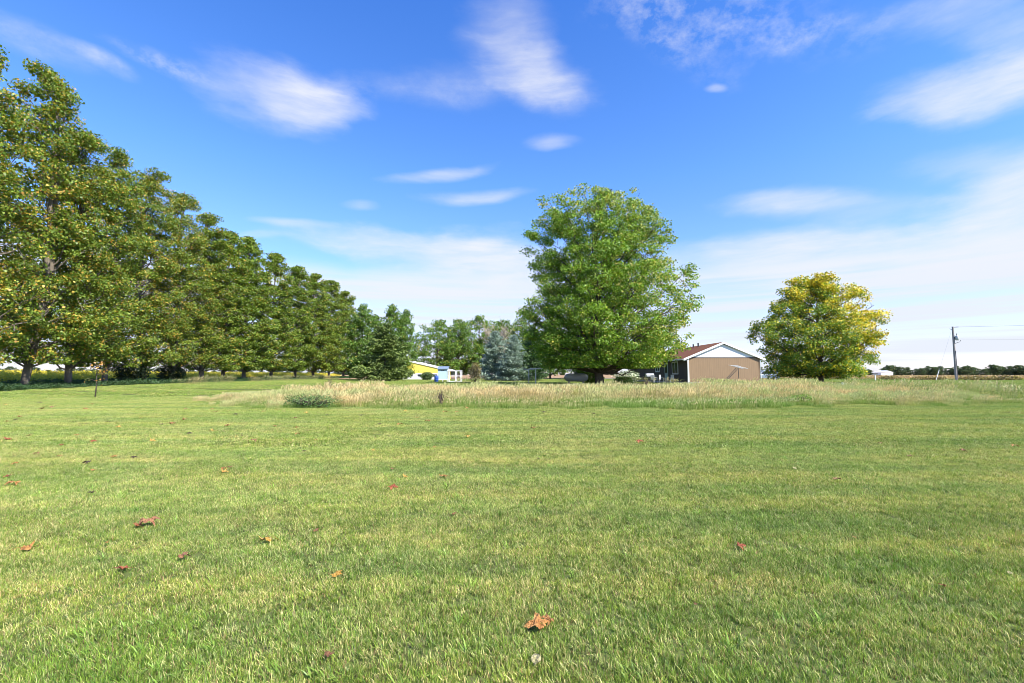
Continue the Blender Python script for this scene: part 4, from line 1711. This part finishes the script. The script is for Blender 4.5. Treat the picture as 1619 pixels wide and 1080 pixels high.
def chair(label, loc, rot):
    c = thing('patio_chair', label, 'chair', loc, rot, 'white patio chairs by the house')
    w = MB()
    for k in range(5):
        w.box(-.25, -.25 + k * .1, .42, .25, -.17 + k * .1, .44)
    part('seat', w, m_wp, c)
    w = MB()
    for k in range(5):
        w.box(-.24 + k * .105, .25, .46, -.18 + k * .105, .28, .95)
    w.box(-.26, .25, .95, .26, .28, 1.0)
    part('backrest', w, m_wp, c)
    for (sx, sy) in ((-1, -1), (1, -1), (-1, 1), (1, 1)):
        w = MB()
        w.tube([(sx * .24, sy * .22, .42), (sx * .28, sy * .28, 0)], .018, 6)
        part('leg', w, m_wp, c)
    for sx in (-1, 1):
        w = MB()
        w.tube([(sx * .27, -.24, .42), (sx * .27, -.24, .64), (sx * .27, .27, .66)], .018, 6)
        part('armrest', w, m_wp, c)
    return c


chair('white patio chair nearest the house window', (xat(1060, 51.5), 51.5, gb), -1.2)
chair('white patio chair left of the one nearest the window', (xat(1047, 51.8), 51.8, gb), .9)
chair('white patio chair farthest left, beside the grill', (xat(1034, 53.5), 53.5, gb), 2.2)
G = thing('grill', 'small dark grill on legs in front of the shaded house wall', 'grill', (xat(1027, 55.5), 55.5, gb))
w = MB()
w.prism([(-.35, .75), (.35, .75), (.35, .95), (.22, 1.15), (-.22, 1.15), (-.35, .95)], 'x', -.45, .45)
part('grill_body', w, m_metalg, G, bevel=.02)
w = MB()
w.box(.46, -.2, .86, .85, .2, .89)
part('side_shelf', w, m_metalg, G)
for (sx, sy) in ((-1, -1), (1, -1), (-1, 1), (1, 1)):
    w = MB()
    w.tube([(sx * .38, sy * .25, .75), (sx * .42, sy * .28, 0)], .022, 6)
    part('leg', w, m_metalg, G)

# ------------------------------------------------------------------ yellow building, coop, run
Yb = 92.
bx0, bx1 = xat(612, Yb), xat(703, Yb)
byr = at(655, 572, Yb)[2]
bze = at(712, 584.5, Yb)[2]
m_yel = simple('yellow sheet metal', (0.85, 0.68, 0.12), .6, 0, .05, 1.5)
Bd = thing('yellow_building', 'yellow shed with white low pitched roof and a row of windows', 'building', (0, Yb, .3))
xr_ = xat(645, Yb)
w = MB()
w.prism([(bx0, -.1), (bx1, -.1), (bx1, bze - .3), (xr_, byr - .3), (bx0, bze - .1)], 'y', 0, 9)
part('wall', w, m_yel, Bd)
w = MB()
zb = 1.0
w.box(bx0 - .02, -.04, 0, bx1 + .02, -.003, zb + .25)
part('white_band', w, m_white, Bd)
w = MB()
dzr = .02
V = []
for (x, z) in [(bx0 - .6, bze - .55), (xr_, byr - .27), (bx1 + .9, bze - .55), (bx1 + .9, bze - .3), (xr_, byr + .0), (bx0 - .6, bze - .3)]:
    V.append((x, z))
w.prism(V, 'y', -.12, 9.4)
part('roof', w, m_white, Bd)
for px in (650, 663, 671, 680, 688):
    xx = xat(px, Yb)
    w = MB()
    w.box(xx - .36, -.06, .62, xx + .36, -.041, 1.08)
    f_ = part('window', w, m_metalg, Bd)
    w = MB()
    w.box(xx - .31, -.075, .67, xx - .02, -.061, 1.03).box(xx + .02, -.075, .67, xx + .31, -.061, 1.03)
    part('pane', w, m_glass, f_)

Yc = 64.
cx0, cx1 = xat(692, Yc), xat(707, Yc)
Cp = thing('chicken_coop', 'pale blue raised chicken coop with grey roof beside the white wire run', 'coop', (cx0, Yc, .3))
cw = cx1 - cx0
m_pb = siding_mat('pale blue boards', (0.42, 0.56, 0.58), (0.33, 0.45, 0.47), 0, .15)
w = MB()
w.box(0, 0, .36, cw, 1.2, 1.78)
part('wall', w, m_pb, Cp)
w = MB()
w.box(-.04, -.03, .28, cw + .04, 1.22, .359)
part('floor_frame', w, m_white, Cp)
w = MB()
w.add([(-.12, -.15, 1.76), (cw + .12, -.15, 1.76), (cw + .12, 1.3, 2.12), (-.12, 1.3, 2.12), (-.12, -.15, 1.84), (cw + .12, -.15, 1.84), (cw + .12, 1.3, 2.2), (-.12, 1.3, 2.2)],
      [(0, 3, 2, 1), (4, 5, 6, 7), (0, 1, 5, 4), (1, 2, 6, 5), (2, 3, 7, 6), (3, 0, 4, 7)])
part('roof', w, simple('blue grey roofing', (0.16, 0.21, 0.27), .7, 0, .2, 6), Cp)
w = MB()
w.prism([(-.02, 1.781), (cw + .02, 1.781), (cw + .02, 2.06), (-.02, 2.06)], 'y', 1.17, 1.24)
part('upper_wall', w, m_pb, Cp)
for fx in (.42, .6):
    w = MB()
    w.box(cw * fx - .06, -.012, 1.52, cw * fx + .06, -.001, 1.66)
    part('vent_hole', w, m_black, Cp)
for fx in (0, .5, 1):
    for yy in (.05, 1.15):
        w = MB()
        w.box(cw * fx - .04 if fx else .0, yy - .04, -.05, cw * fx + .04 if fx < 1 else cw, yy + .04, .279)
        part('leg', w, m_white, Cp)
Rn = thing('wire_run', 'white framed chicken run with wire mesh attached to the right of the coop', 'pen', (cx1 + .06, Yc, .3))
rw = xat(729, Yc) - cx1 - .06
w = MB()
t_ = .045
for xx in (0, rw * .56, rw - .1):
    for yy in (0, 1.4):
        w.box(xx, yy, 0, xx + .1, yy + .08, 1.5)
for zz in (.02, .78, 1.50):
    for yy in (-.005, 1.395):
        w.box(-.003, yy, zz, rw + .003, yy + .09, zz + .09)
    for xx in (-.004, rw - .096):
        w.box(xx, .086, zz + .003, xx + .1, 1.394, zz + .087)
part('frame', w, m_white, Rn)
w = MB()
for k in range(1, int(rw / .16)):
    w.tube([(k * .16, .04, .1), (k * .16, .04, 1.5)], .006, 3)
for k in range(1, 9):
    w.tube([(0, .04, .1 + k * .16), (rw, .04, .1 + k * .16)], .006, 3)
part('mesh', w, m_metalg, Rn)
# blue drum
D_ = thing('plastic_drum', 'blue plastic drum in front of the left side of the coop', 'drum', (xat(690, 63.2), 63.2, .3))
w = MB()
w.tube([(0, 0, 0), (0, 0, .04), (0, 0, .28), (0, 0, .30), (0, 0, .33), (0, 0, .58), (0, 0, .6), (0, 0, .63), (0, 0, .84), (0, 0, .9)], [.25, .28, .29, .31, .29, .29, .31, .29, .28, .24], 18)
part('drum_body', w, simple('blue plastic', (0.02, 0.07, 0.30), .4, 0, .1, 3), D_, True)
w = MB()
w.tube([(.1, 0, .9), (.1, 0, .94)], .04, 8).tube([(-.1, 0, .9), (-.1, 0, .94)], .04, 8)
part('cap', w, m_white, D_)
a_ = on_ground(722, 606)
sheet('bare_soil', [(xat(719, 61), 60.2), (xat(742, 61), 60.6), (xat(748, 64), 64.5), (xat(736, 66), 66.0), (xat(726, 64), 64.0)], .045, m_soil)

# ------------------------------------------------------------------ parked vehicle (sport utility shape)
Ys = 80.
sx1 = xat(1229, Ys)
S = thing('parked_suv', 'silver blue vehicle parked behind the right corner of the house', 'car', (sx1 - 2.35, Ys, .3))
m_car = simple('silver blue car paint', (0.30, 0.36, 0.42), .3, .5, .05, 2, spec=.6)
m_tyre = simple('black rubber', (0.02, 0.02, 0.02), .85)
w = MB()
w.prism([(-2.35, .38), (-2.38, .75), (-2.25, .98), (-1.25, 1.08), (2.28, 1.08), (2.35, .85), (2.33, .38)], 'y', -.9, .9)
part('body', w, m_car, S, bevel=.05)
w = MB()
w.prism([(-1.25, 1.081), (-.45, 1.72), (1.75, 1.76), (2.22, 1.081)], 'y', -.78, .78)
cabin = part('cabin', w, m_car, S, bevel=.05)
for (a0, a1, b0_, b1_) in [(-1.0, -.35, -.42, -.35), (-.25, -.25, .6, .6), (.72, .72, 1.5, 1.38), (1.62, 1.5, 2.0, 1.66)]:
    for sy in (-1, 1):
        w = MB()
        yv = sy * .782
        w.prism([(a0, 1.12), (b0_ if b0_ > a0 else a0 + .5, 1.12), (b1_, 1.62), (a1, 1.62)], 'y', min(yv, yv + sy * .012), max(yv, yv + sy * .012))
        part('side_window', w, m_glass, cabin)
w = MB()
w.add([(2.225, -.68, 1.13), (2.225, .68, 1.13), (1.83, .66, 1.67), (1.83, -.66, 1.67)], [(0, 1, 2, 3)])
part('rear_window', w, m_glass, cabin)
w = MB()
w.add([(-1.2, -.7, 1.13), (-1.2, .7, 1.13), (-.53, .66, 1.67), (-.53, -.66, 1.67)], [(3, 2, 1, 0)])
part('windshield', w, m_glass, cabin)
for wx in (-1.45, 1.45):
    for sy in (-1, 1):
        w = MB()
        w.tube([(wx, sy * .72, .36), (wx, sy * .93, .36)], .36, 20)
        wh_ = part('wheel', w, m_tyre, S)
        w = MB()
        w.tube([(wx, sy * .931, .36), (wx, sy * .94, .36)], .21, 14)
        part('rim', w, m_metalg, wh_)
for sy in (-1, 1):
    w = MB()
    w.box(2.345, sy * .78 - .08, .8, 2.37, sy * .78 + .08, 1.02)
    part('tail_light', w, simple('red lens', (0.35, 0.02, 0.02), .3), S)

# --- mailbox
Mb = thing('mailbox', 'dark mailbox on a white post at the edge of the road', 'mailbox', (xat(1384, 76), 76, .3))
w = MB()
w.box(-.06, -.06, -.05, .06, .06, 1.02)
part('post', w, m_white, Mb)
w = MB()
pr = [(-.13, 1.05), (.13, 1.05), (.13, 1.2)] + [(.13 * math.cos(a), 1.2 + .11 * math.sin(a)) for a in np.linspace(.3, PI - .3, 6)] + [(-.13, 1.2)]
w.prism([(y, z) for y, z in pr], 'x', -.4, .4)
part('box', w, m_dkmetal, Mb)
w = MB()
w.box(-.42, -.1, 1.02, .42, .1, 1.048)
part('shelf', w, m_white, Mb)
o = MB()
o.tube([(0, 0, -.05), (0, 0, .3), (0, 0, .42), (0, 0, .45)], [.07, .07, .1, .05], 10)
gp = on_ground(1333, 613.5)
pm = link('marker_stake', o.mesh('marker_stake', True), m_white, None, gp)
tag(pm, 'tiny white marker stake in the grass right of the yellowing tree', 'stake')

# ------------------------------------------------------------------ utility pole and wires
Yp = 80.
Xp = xat(1512, Yp)
ztop = at(1510, 516.5, Yp)[2] - .3


def utility_pole(label, loc, h):
    U = thing('utility_pole', label, 'pole', loc, math.atan2(RD.y, RD.x), 'utility poles along the road')
    m_pole = simple('weathered grey pole', (0.33, 0.29, 0.26), .9, 0, .25, 4, .3)
    w = MB()
    w.tube([(0, 0, -.2), (0, 0, h * .5), (0, 0, h)], [.21, .18, .145], 12)
    part('pole', w, m_pole, U)
    w = MB()
    w.tube([(.12, 0, h - .12), (.42, 0, h - .1), (.62, 0, h - .1), (.8, 0, h - .1)], [.03, .06, .06, .03], 8)
    part('insulator', w, m_dkmetal, U)
    w = MB()
    w.tube([(-.12, 0, h - .5), (-.3, 0, h - .42), (-.42, 0, h - .35)], [.025, .05, .03], 8)
    part('insulator', w, m_dkmetal, U)
    w = MB()
    w.tube([(.45, -.12, h - 2.45), (.45, -.12, h - 2.4), (.45, -.12, h - 1.72), (.45, -.12, h - 1.62)], [.2, .25, .25, .18], 16)
    tr_ = part('transformer', w, simple('pale grey transformer paint', (0.55, 0.56, 0.53), .5), U, True)
    w = MB()
    w.tube([(.42, -.1, h - 1.62), (.42, -.1, h - 1.3), (.5, -.1, h - 1.18)], [.05, .045, .02], 8)
    part('bushing', w, m_dkmetal, tr_)
    w = MB()
    w.box(.1, -.14, h - 2.3, .22, -.04, h - 1.8)
    part('bracket', w, m_dkmetal, tr_)
    w = MB()
    w.tube([(.9, 0, h - 2.45), (.75, 0, h - 2.75), (.4, 0, h - 2.85), (.18, 0, h - 3.05)], [.03, .03, .03, .03], 6)
    part('service_drop', w, m_dkmetal, U)
    w = MB()
    w.tube([(.16, -.13, .1), (.15, -.13, h * .55)], .035, 6)
    part('conduit', w, simple('dark plastic conduit', (0.1, 0.1, 0.11), .6), U)
    return U


utility_pole('weathered utility pole with a transformer standing at the road on the right', (Xp, Yp, .3), ztop)
P2 = Vector((Xp + RD.x * 62, Yp + RD.y * 62))
P0 = Vector((Xp, Yp))
for (dz_, off_, sag, lab) in [(-.1, .7, .5, 'upper power line running right from the utility pole top'), (-2.2, .3, .9, 'lower power line running right from the utility pole')]:
    w = MB()
    pts = []
    for i in range(17):
        f_ = i / 16
        x = P0.x + RD.x * off_ + (P2.x - P0.x) * f_
        y = P0.y + RD.y * off_ + (P2.y - P0.y) * f_
        pts.append((x, y, .3 + ztop + dz_ - 4 * sag * f_ * (1 - f_)))
    w.tube(pts, .013, 4)
    o = link('power_line', w.mesh('power_line'), m_dkmetal)
    tag(o, lab, 'power line')
w = MB()
q = at(1480, 598, Yp - 1)
w.tube([(Xp - .2, Yp, .3 + ztop - .5), (q[0], Yp - 1, .32)], .011, 4)
o = link('guy_wire', w.mesh('guy_wire'), m_metalg)
tag(o, 'thin guy wire slanting left from the utility pole top to the ground', 'wire')
w = MB()
d_ = (Vector((q[0], Yp - 1, .32)) - Vector((Xp - .2, Yp, .3 + ztop - .5)))
w.tube([(q[0], Yp - 1, .3), tuple(Vector((q[0], Yp - 1, .32)) - d_ * .2)], .045, 6)
gg = part('guard_sleeve', w, m_white, o)
# far white shed
Fb = thing('farm_building', 'tiny white farm building on the horizon right of the yellowing tree', 'building', (xat(1403, 420), 420, .3))
w = MB()
w.box(-5.5, 0, 0, 5.5, 9, 3.0)
part('wall', w, m_white, Fb)
w = MB()
w.prism([(-6, 2.9), (6, 2.9), (0, 4.6)], 'y', -.6, 9.6)
part('roof', w, m_white, Fb)


# ------------------------------------------------------------------ fallen leaves
def fallen_leaf_mesh(seed, curl):
    rg = rng_(seed)
    # palmate outline, polar
    K = 40
    th = np.linspace(-PI, PI, K, endpoint=False)
    if curl < .3:
        th = np.linspace(-PI, PI, K, endpoint=False)
    lobes = [(PI / 2, 1.0, .30), (PI / 2 - .95, .86, .28), (PI / 2 + .95, .86, .28), (PI / 2 - 1.85, .58, .3), (PI / 2 + 1.85, .58, .3)]
    rad = np.full(K, .40)
    for (a, amp, wdt) in lobes:
        d = np.abs(np.angle(np.exp(1j * (th - a))))
        rad = np.maximum(rad, .36 + (amp - .36) * np.clip(1 - d / wdt / 1.25, 0, 1) ** .8)
    if curl < .3:
        rad = .5 / np.sqrt((np.cos(th) / .95) ** 2 + (np.sin(th) / 1.5) ** 2) * 1.1
    rad *= 1 + (.07 if curl >= .3 else .02) * np.where(np.arange(K) % 2 == 0, 1, -1) + rg.normal(0, .02, K)
    rings = [0.0, .25, .5, .75, 1.0]
    V = [(0, 0)]
    for r_ in rings[1:]:
        for k in range(K):
            V.append((math.cos(th[k]) * rad[k] * r_, math.sin(th[k]) * rad[k] * r_))
    V = np.array(V) * .5
    a = rg.uniform(0, PI)
    u = V[:, 0] * math.cos(a) + V[:, 1] * math.sin(a)
    v = -V[:, 0] * math.sin(a) + V[:, 1] * math.cos(a)
    rr_ = np.hypot(V[:, 0], V[:, 1])
    z = curl * 1.2 * v ** 2 + curl * .5 * u ** 2 * rg.choice([-1, 1]) + curl * .12 * np.sin(u * 11 + seed) * np.sin(v * 10 + 1) + curl * .05 * np.sin(u * 23) * np.sin(v * 19 + seed) + .05 * np.cos(th[(np.arange(len(V)) - 1) % K] * 5) * rr_
    vv = v * (1 - .45 * curl * np.abs(v))
    if curl >= 1:      # dry leaf curled in on itself, lobes turned down and folded
        kk = 2.3
        f1 = np.sin(kk * rr_) / kk / np.maximum(rr_, 1e-6)
        tha = np.arctan2(V[:, 1], V[:, 0])
        z = -(1 - np.cos(kk * rr_)) / kk * .75 + .30 * rr_ * np.cos(tha * 3 + 1.1) + .12 * rr_ * np.cos(tha * 7 + seed) + .04 * np.sin(u * 23 + seed) * np.sin(v * 19)
        u, vv = u * f1 * 1.5, v * f1 * 1.05 + .05 * np.sin(u * 9)
    P = np.stack([u, vv, z - z.min()], 1)
    Fs = []
    for k in range(K):
        Fs.append((0, 1 + k, 1 + (k + 1) % K))
    for r_ in range(3):
        for k in range(K):
            a0 = 1 + r_ * K + k
            a1 = 1 + r_ * K + (k + 1) % K
            Fs.append((a0, a0 + K, a1 + K, a1))
    me = bpy.data.meshes.new('blade')
    me.from_pydata([tuple(p) for p in P], [], Fs)
    for p in me.polygons:
        p.use_smooth = True
    me.update()
    # stem
    mb = MB()
    b0_ = P[0]
    ang = a
    dr = np.array([math.sin(-ang + 0) * -1, -math.cos(ang), 0])
    sx, sy = 0 * math.cos(a) + -.3 * math.sin(a), -0 * math.sin(a) - .3 * math.cos(a)
    mb.tube([tuple(b0_), (b0_[0] + sx, b0_[1] + sy, b0_[2] + .03), (b0_[0] + sx * 2.1, b0_[1] + sy * 2, .02)], [.014, .011, .008], 5)
    return me, mb.mesh('stem', True)


def dryleaf(name, c1, c2):
    m, nt, b = mat_base(name)
    L = nt.links.new
    tc = nn(nt, 'ShaderNodeTexCoord')
    n = nn(nt, 'ShaderNodeTexNoise')
    n.inputs['Scale'].default_value = 5
    n.inputs['Detail'].default_value = 6
    L(tc.outputs['Object'], n.inputs['Vector'])
    mx = nn(nt, 'ShaderNodeMix', data_type='RGBA')
    mr = nn(nt, 'ShaderNodeMapRange')
    mr.inputs['From Min'].default_value = .35
    mr.inputs['From Max'].default_value = .65
    L(n.outputs['Fac'], mr.inputs['Value'])
    L(mr.outputs[0], mx.inputs[0])
    mx.inputs[6].default_value = tuple(q * .95 for q in c1) + (1,)
    mx.inputs[7].default_value = tuple(q * .95 for q in c2) + (1,)
    L(mx.outputs[2], b.inputs['Base Color'])
    b.inputs['Roughness'].default_value = .6
    bp = nn(nt, 'ShaderNodeBump')
    bp.inputs['Strength'].default_value = .9
    bp.inputs['Distance'].default_value = .12
    L(n.outputs['Fac'], bp.inputs['Height'])
    L(bp.outputs[0], b.inputs['Normal'])
    return m


ML = {'orange': dryleaf('orange dry leaf', (0.42, 0.17, 0.04), (0.55, 0.28, 0.08)), 'brown': dryleaf('brown dry leaf', (0.26, 0.11, 0.05), (0.40, 0.20, 0.09)),
      'dark': dryleaf('dark dry leaf', (0.05, 0.028, 0.018), (0.12, 0.07, 0.04)), 'red': dryleaf('rust red dry leaf', (0.32, 0.07, 0.025), (0.46, 0.16, 0.06)),
      'pale': dryleaf('pale yellow leaf', (0.52, 0.45, 0.20), (0.60, 0.52, 0.25)), 'gold': dryleaf('golden leaf', (0.60, 0.30, 0.04), (0.66, 0.42, 0.10))}
LM = {}
for col in ML:
    for v_ in range(2):
        bl, st = fallen_leaf_mesh(1000 + 7 * len(LM) + v_, (.6, 1.0)[v_] if col != 'pale' else .25)
        bl.materials.append(ML[col])
        st.materials.append(ML[col])
        LM[(col, v_)] = (bl, st)


def leaf(px, py, wpx, col, label, v_=0, rot=0., tilt=.2, group='dry leaves fallen on the lawn', stem=True):
    x, y, z = on_ground(px, py)
    z = GZ(x, y)
    dist = math.sqrt(y * y + x * x * .0 + CAMH ** 2)
    s = wpx / F * dist
    t = thing('fallen_leaf', label, 'leaf', (x, y, z + (.014 if v_ else .03)), rot, group)
    t.rotation_euler = (tilt * .5, 0, rot)
    t.scale = (s * 1.15,) * 3
    bl, st = LM[(col, v_)]
    link('blade', bl, None, t)
    if stem and v_ == 0:
        link('stem', st, None, t)
    return t


big = [
    (852, 1004, 38, 'orange', 'large crumpled orange brown leaf nearest the camera, right of bottom centre', 1, .4, .35),
    (866, 992, 22, 'orange', 'smaller curled orange leaf touching the back of the large crumpled one', 1, 2.0, .4),
    (848, 1057, 22, 'pale', 'pale yellow oval leaf at the bottom edge below the large crumpled one', 0, 1.0, .15),
    (531, 920, 18, 'gold', 'small golden leaf standing in grass left of bottom centre', 1, .5, .6),
    (421, 864, 27, 'gold', 'bright golden orange leaf on the left half, right of the double brown pair', 0, 2.6, .45),
    (232, 835, 27, 'brown', 'right leaf of the brown pair on the left lawn, larger and folded', 1, .3, .4),
    (218, 838, 16, 'red', 'left smaller leaf of the brown pair on the left lawn', 0, 1.9, .3),
    (40, 875, 26, 'orange', 'orange leaf with dark left tip near the left edge', 0, .9, .4),
    (194, 907, 22, 'red', 'flat rust red leaf below the brown pair on the left', 0, 2.9, .2),
    (288, 890, 22, 'brown', 'dull tattered brown leaf between the rust red leaf and the golden one', 1, 1.4, .1),
    (498, 847, 11, 'brown', 'small brown leaf standing right of the golden orange one', 1, 1., .6),
    (168, 864, 7, 'orange', 'tiny orange leaf right of the leaf with the dark left tip', 0, 1., .4),
    (1169, 872, 18, 'red', 'rust red folded leaf alone in the right half of the lawn', 1, .7, .5),
    (1493, 937, 14, 'red', 'small star shaped rust leaf in the lower right lawn', 0, 2.2, .3),
    (1598, 914, 10, 'pale', 'small pale leaf close to the right edge', 0, .2, .4),
    (1257, 744, 10, 'pale', 'cream coloured leaf in the middle of the right lawn', 0, .7, .5),
    (620, 776, 17, 'red', 'dark rust leaf left of the golden pair in mid lawn', 1, .5, .4),
    (641, 759, 12, 'gold', 'small golden leaf right above the dark rust one in mid lawn', 0, 1.5, .5),
    (702, 758, 17, 'orange', 'orange leaf lying flat right of the small golden one in mid lawn', 0, 2.8, .3),
    (717, 818, 9, 'brown', 'tiny upright brown leaf below the flat orange one', 1, .5, .6),
    (354, 752, 14, 'gold', 'golden leaf in the left middle lawn with a darker one behind it', 0, .5, .3),
    (362, 744, 9, 'brown', 'darker leaf just behind the golden one in the left middle lawn', 0, 2.5, .3),
    (178, 726, 12, 'orange', 'orange leaf in the left middle lawn beside a dark one', 0, .2, .3),
    (209, 727, 9, 'dark', 'dark curled leaf beside the orange one in the left middle lawn', 1, 1.2, .4),
    (12, 698, 15, 'red', 'rust orange leaf at the far left edge in mid distance', 0, 2.1, .3),
    (143, 785, 13, 'dark', 'thin dark leaf lying flat on the left lawn', 0, .1, .1),
    (145, 702, 11, 'red', 'rust leaf between the left edge and the sapling shade', 1, 1.1, .3),
    (298, 689, 9, 'dark', 'dark twiggy leaf in the left middle distance', 1, .3, .3),
    (590, 716, 8, 'gold', 'golden leaf left of centre in the middle distance', 0, .3, .3),
    (687, 711, 9, 'orange', 'orange leaf near centre in the middle distance', 0, 1.3, .3),
    (851, 729, 8, 'dark', 'small dark leaf right of centre in the middle distance', 0, 1.3, .3),
    (1440, 724, 11, 'brown', 'brown leaf on the right lawn, the left one of two in a line', 0, 2.3, .3),
    (1522, 716, 12, 'brown', 'brown leaf on the right lawn, the right one of two in a line', 1, .3, .3),
    (1352, 857, 8, 'orange', 'tiny orange leaf in the right foreground above the star shaped one', 0, 1.6, .4),
    (518, 1050, 20, 'brown', 'sunken brown leaf at the bottom edge left of centre', 0, 1.2, .2),
    (1100, 967, 9, 'brown', 'tiny brown leaf sunk in the grass right of the large crumpled one', 0, .2, .2),
]
for b_ in big:
    px, py, wpx, col, lab, v_, rot, tilt = b_
    leaf(px, py, wpx, col, lab, v_, rot, tilt)
rg = rng_(123)
small = [(24, 735), (10, 757), (20, 769), (58, 720), (98, 706), (95, 724), (124, 661), (82, 645), (65, 647), (133, 648), (22, 665), (8, 641), (30, 660), (10, 668), (60, 638), (145, 640),
         (222, 663), (170, 669), (255, 673), (272, 672), (290, 665), (186, 677), (294, 648), (335, 648), (340, 652), (372, 657), (333, 683), (352, 745), (146, 747), (140, 735), (360, 675),
         (416, 652), (437, 648), (449, 651), (467, 662), (434, 676), (483, 653), (468, 678), (470, 688), (516, 657), (592, 644), (614, 639), (642, 651), (649, 640), (703, 652), (722, 652),
         (738, 645), (740, 693), (676, 667), (620, 745), (843, 678), (1391, 702), (1605, 706), (1494, 651), (1326, 763), (500, 697), (570, 658), (600, 672), (632, 672), (660, 661), (1010, 700),
         (860, 652), (905, 646), (940, 655), (1060, 648), (790, 643), (480, 717), (120, 690), (240, 700), (45, 690), (400, 700)]
for i, (px, py) in enumerate(small):
    c = rg.choice(['orange', 'brown', 'red', 'dark', 'orange', 'gold'])
    w_ = (6.2 + (py - 640) * .06) * rg.uniform(.8, 1.4)
    leaf(px, py + 1, w_, str(c), 'tiny dry leaf among the many specks scattered over the far half of the lawn', int(rg.integers(0, 2)), rg.uniform(0, 6.28), rg.uniform(.1, .5),
         'tiny dry leaves scattered over the far lawn', stem=False)
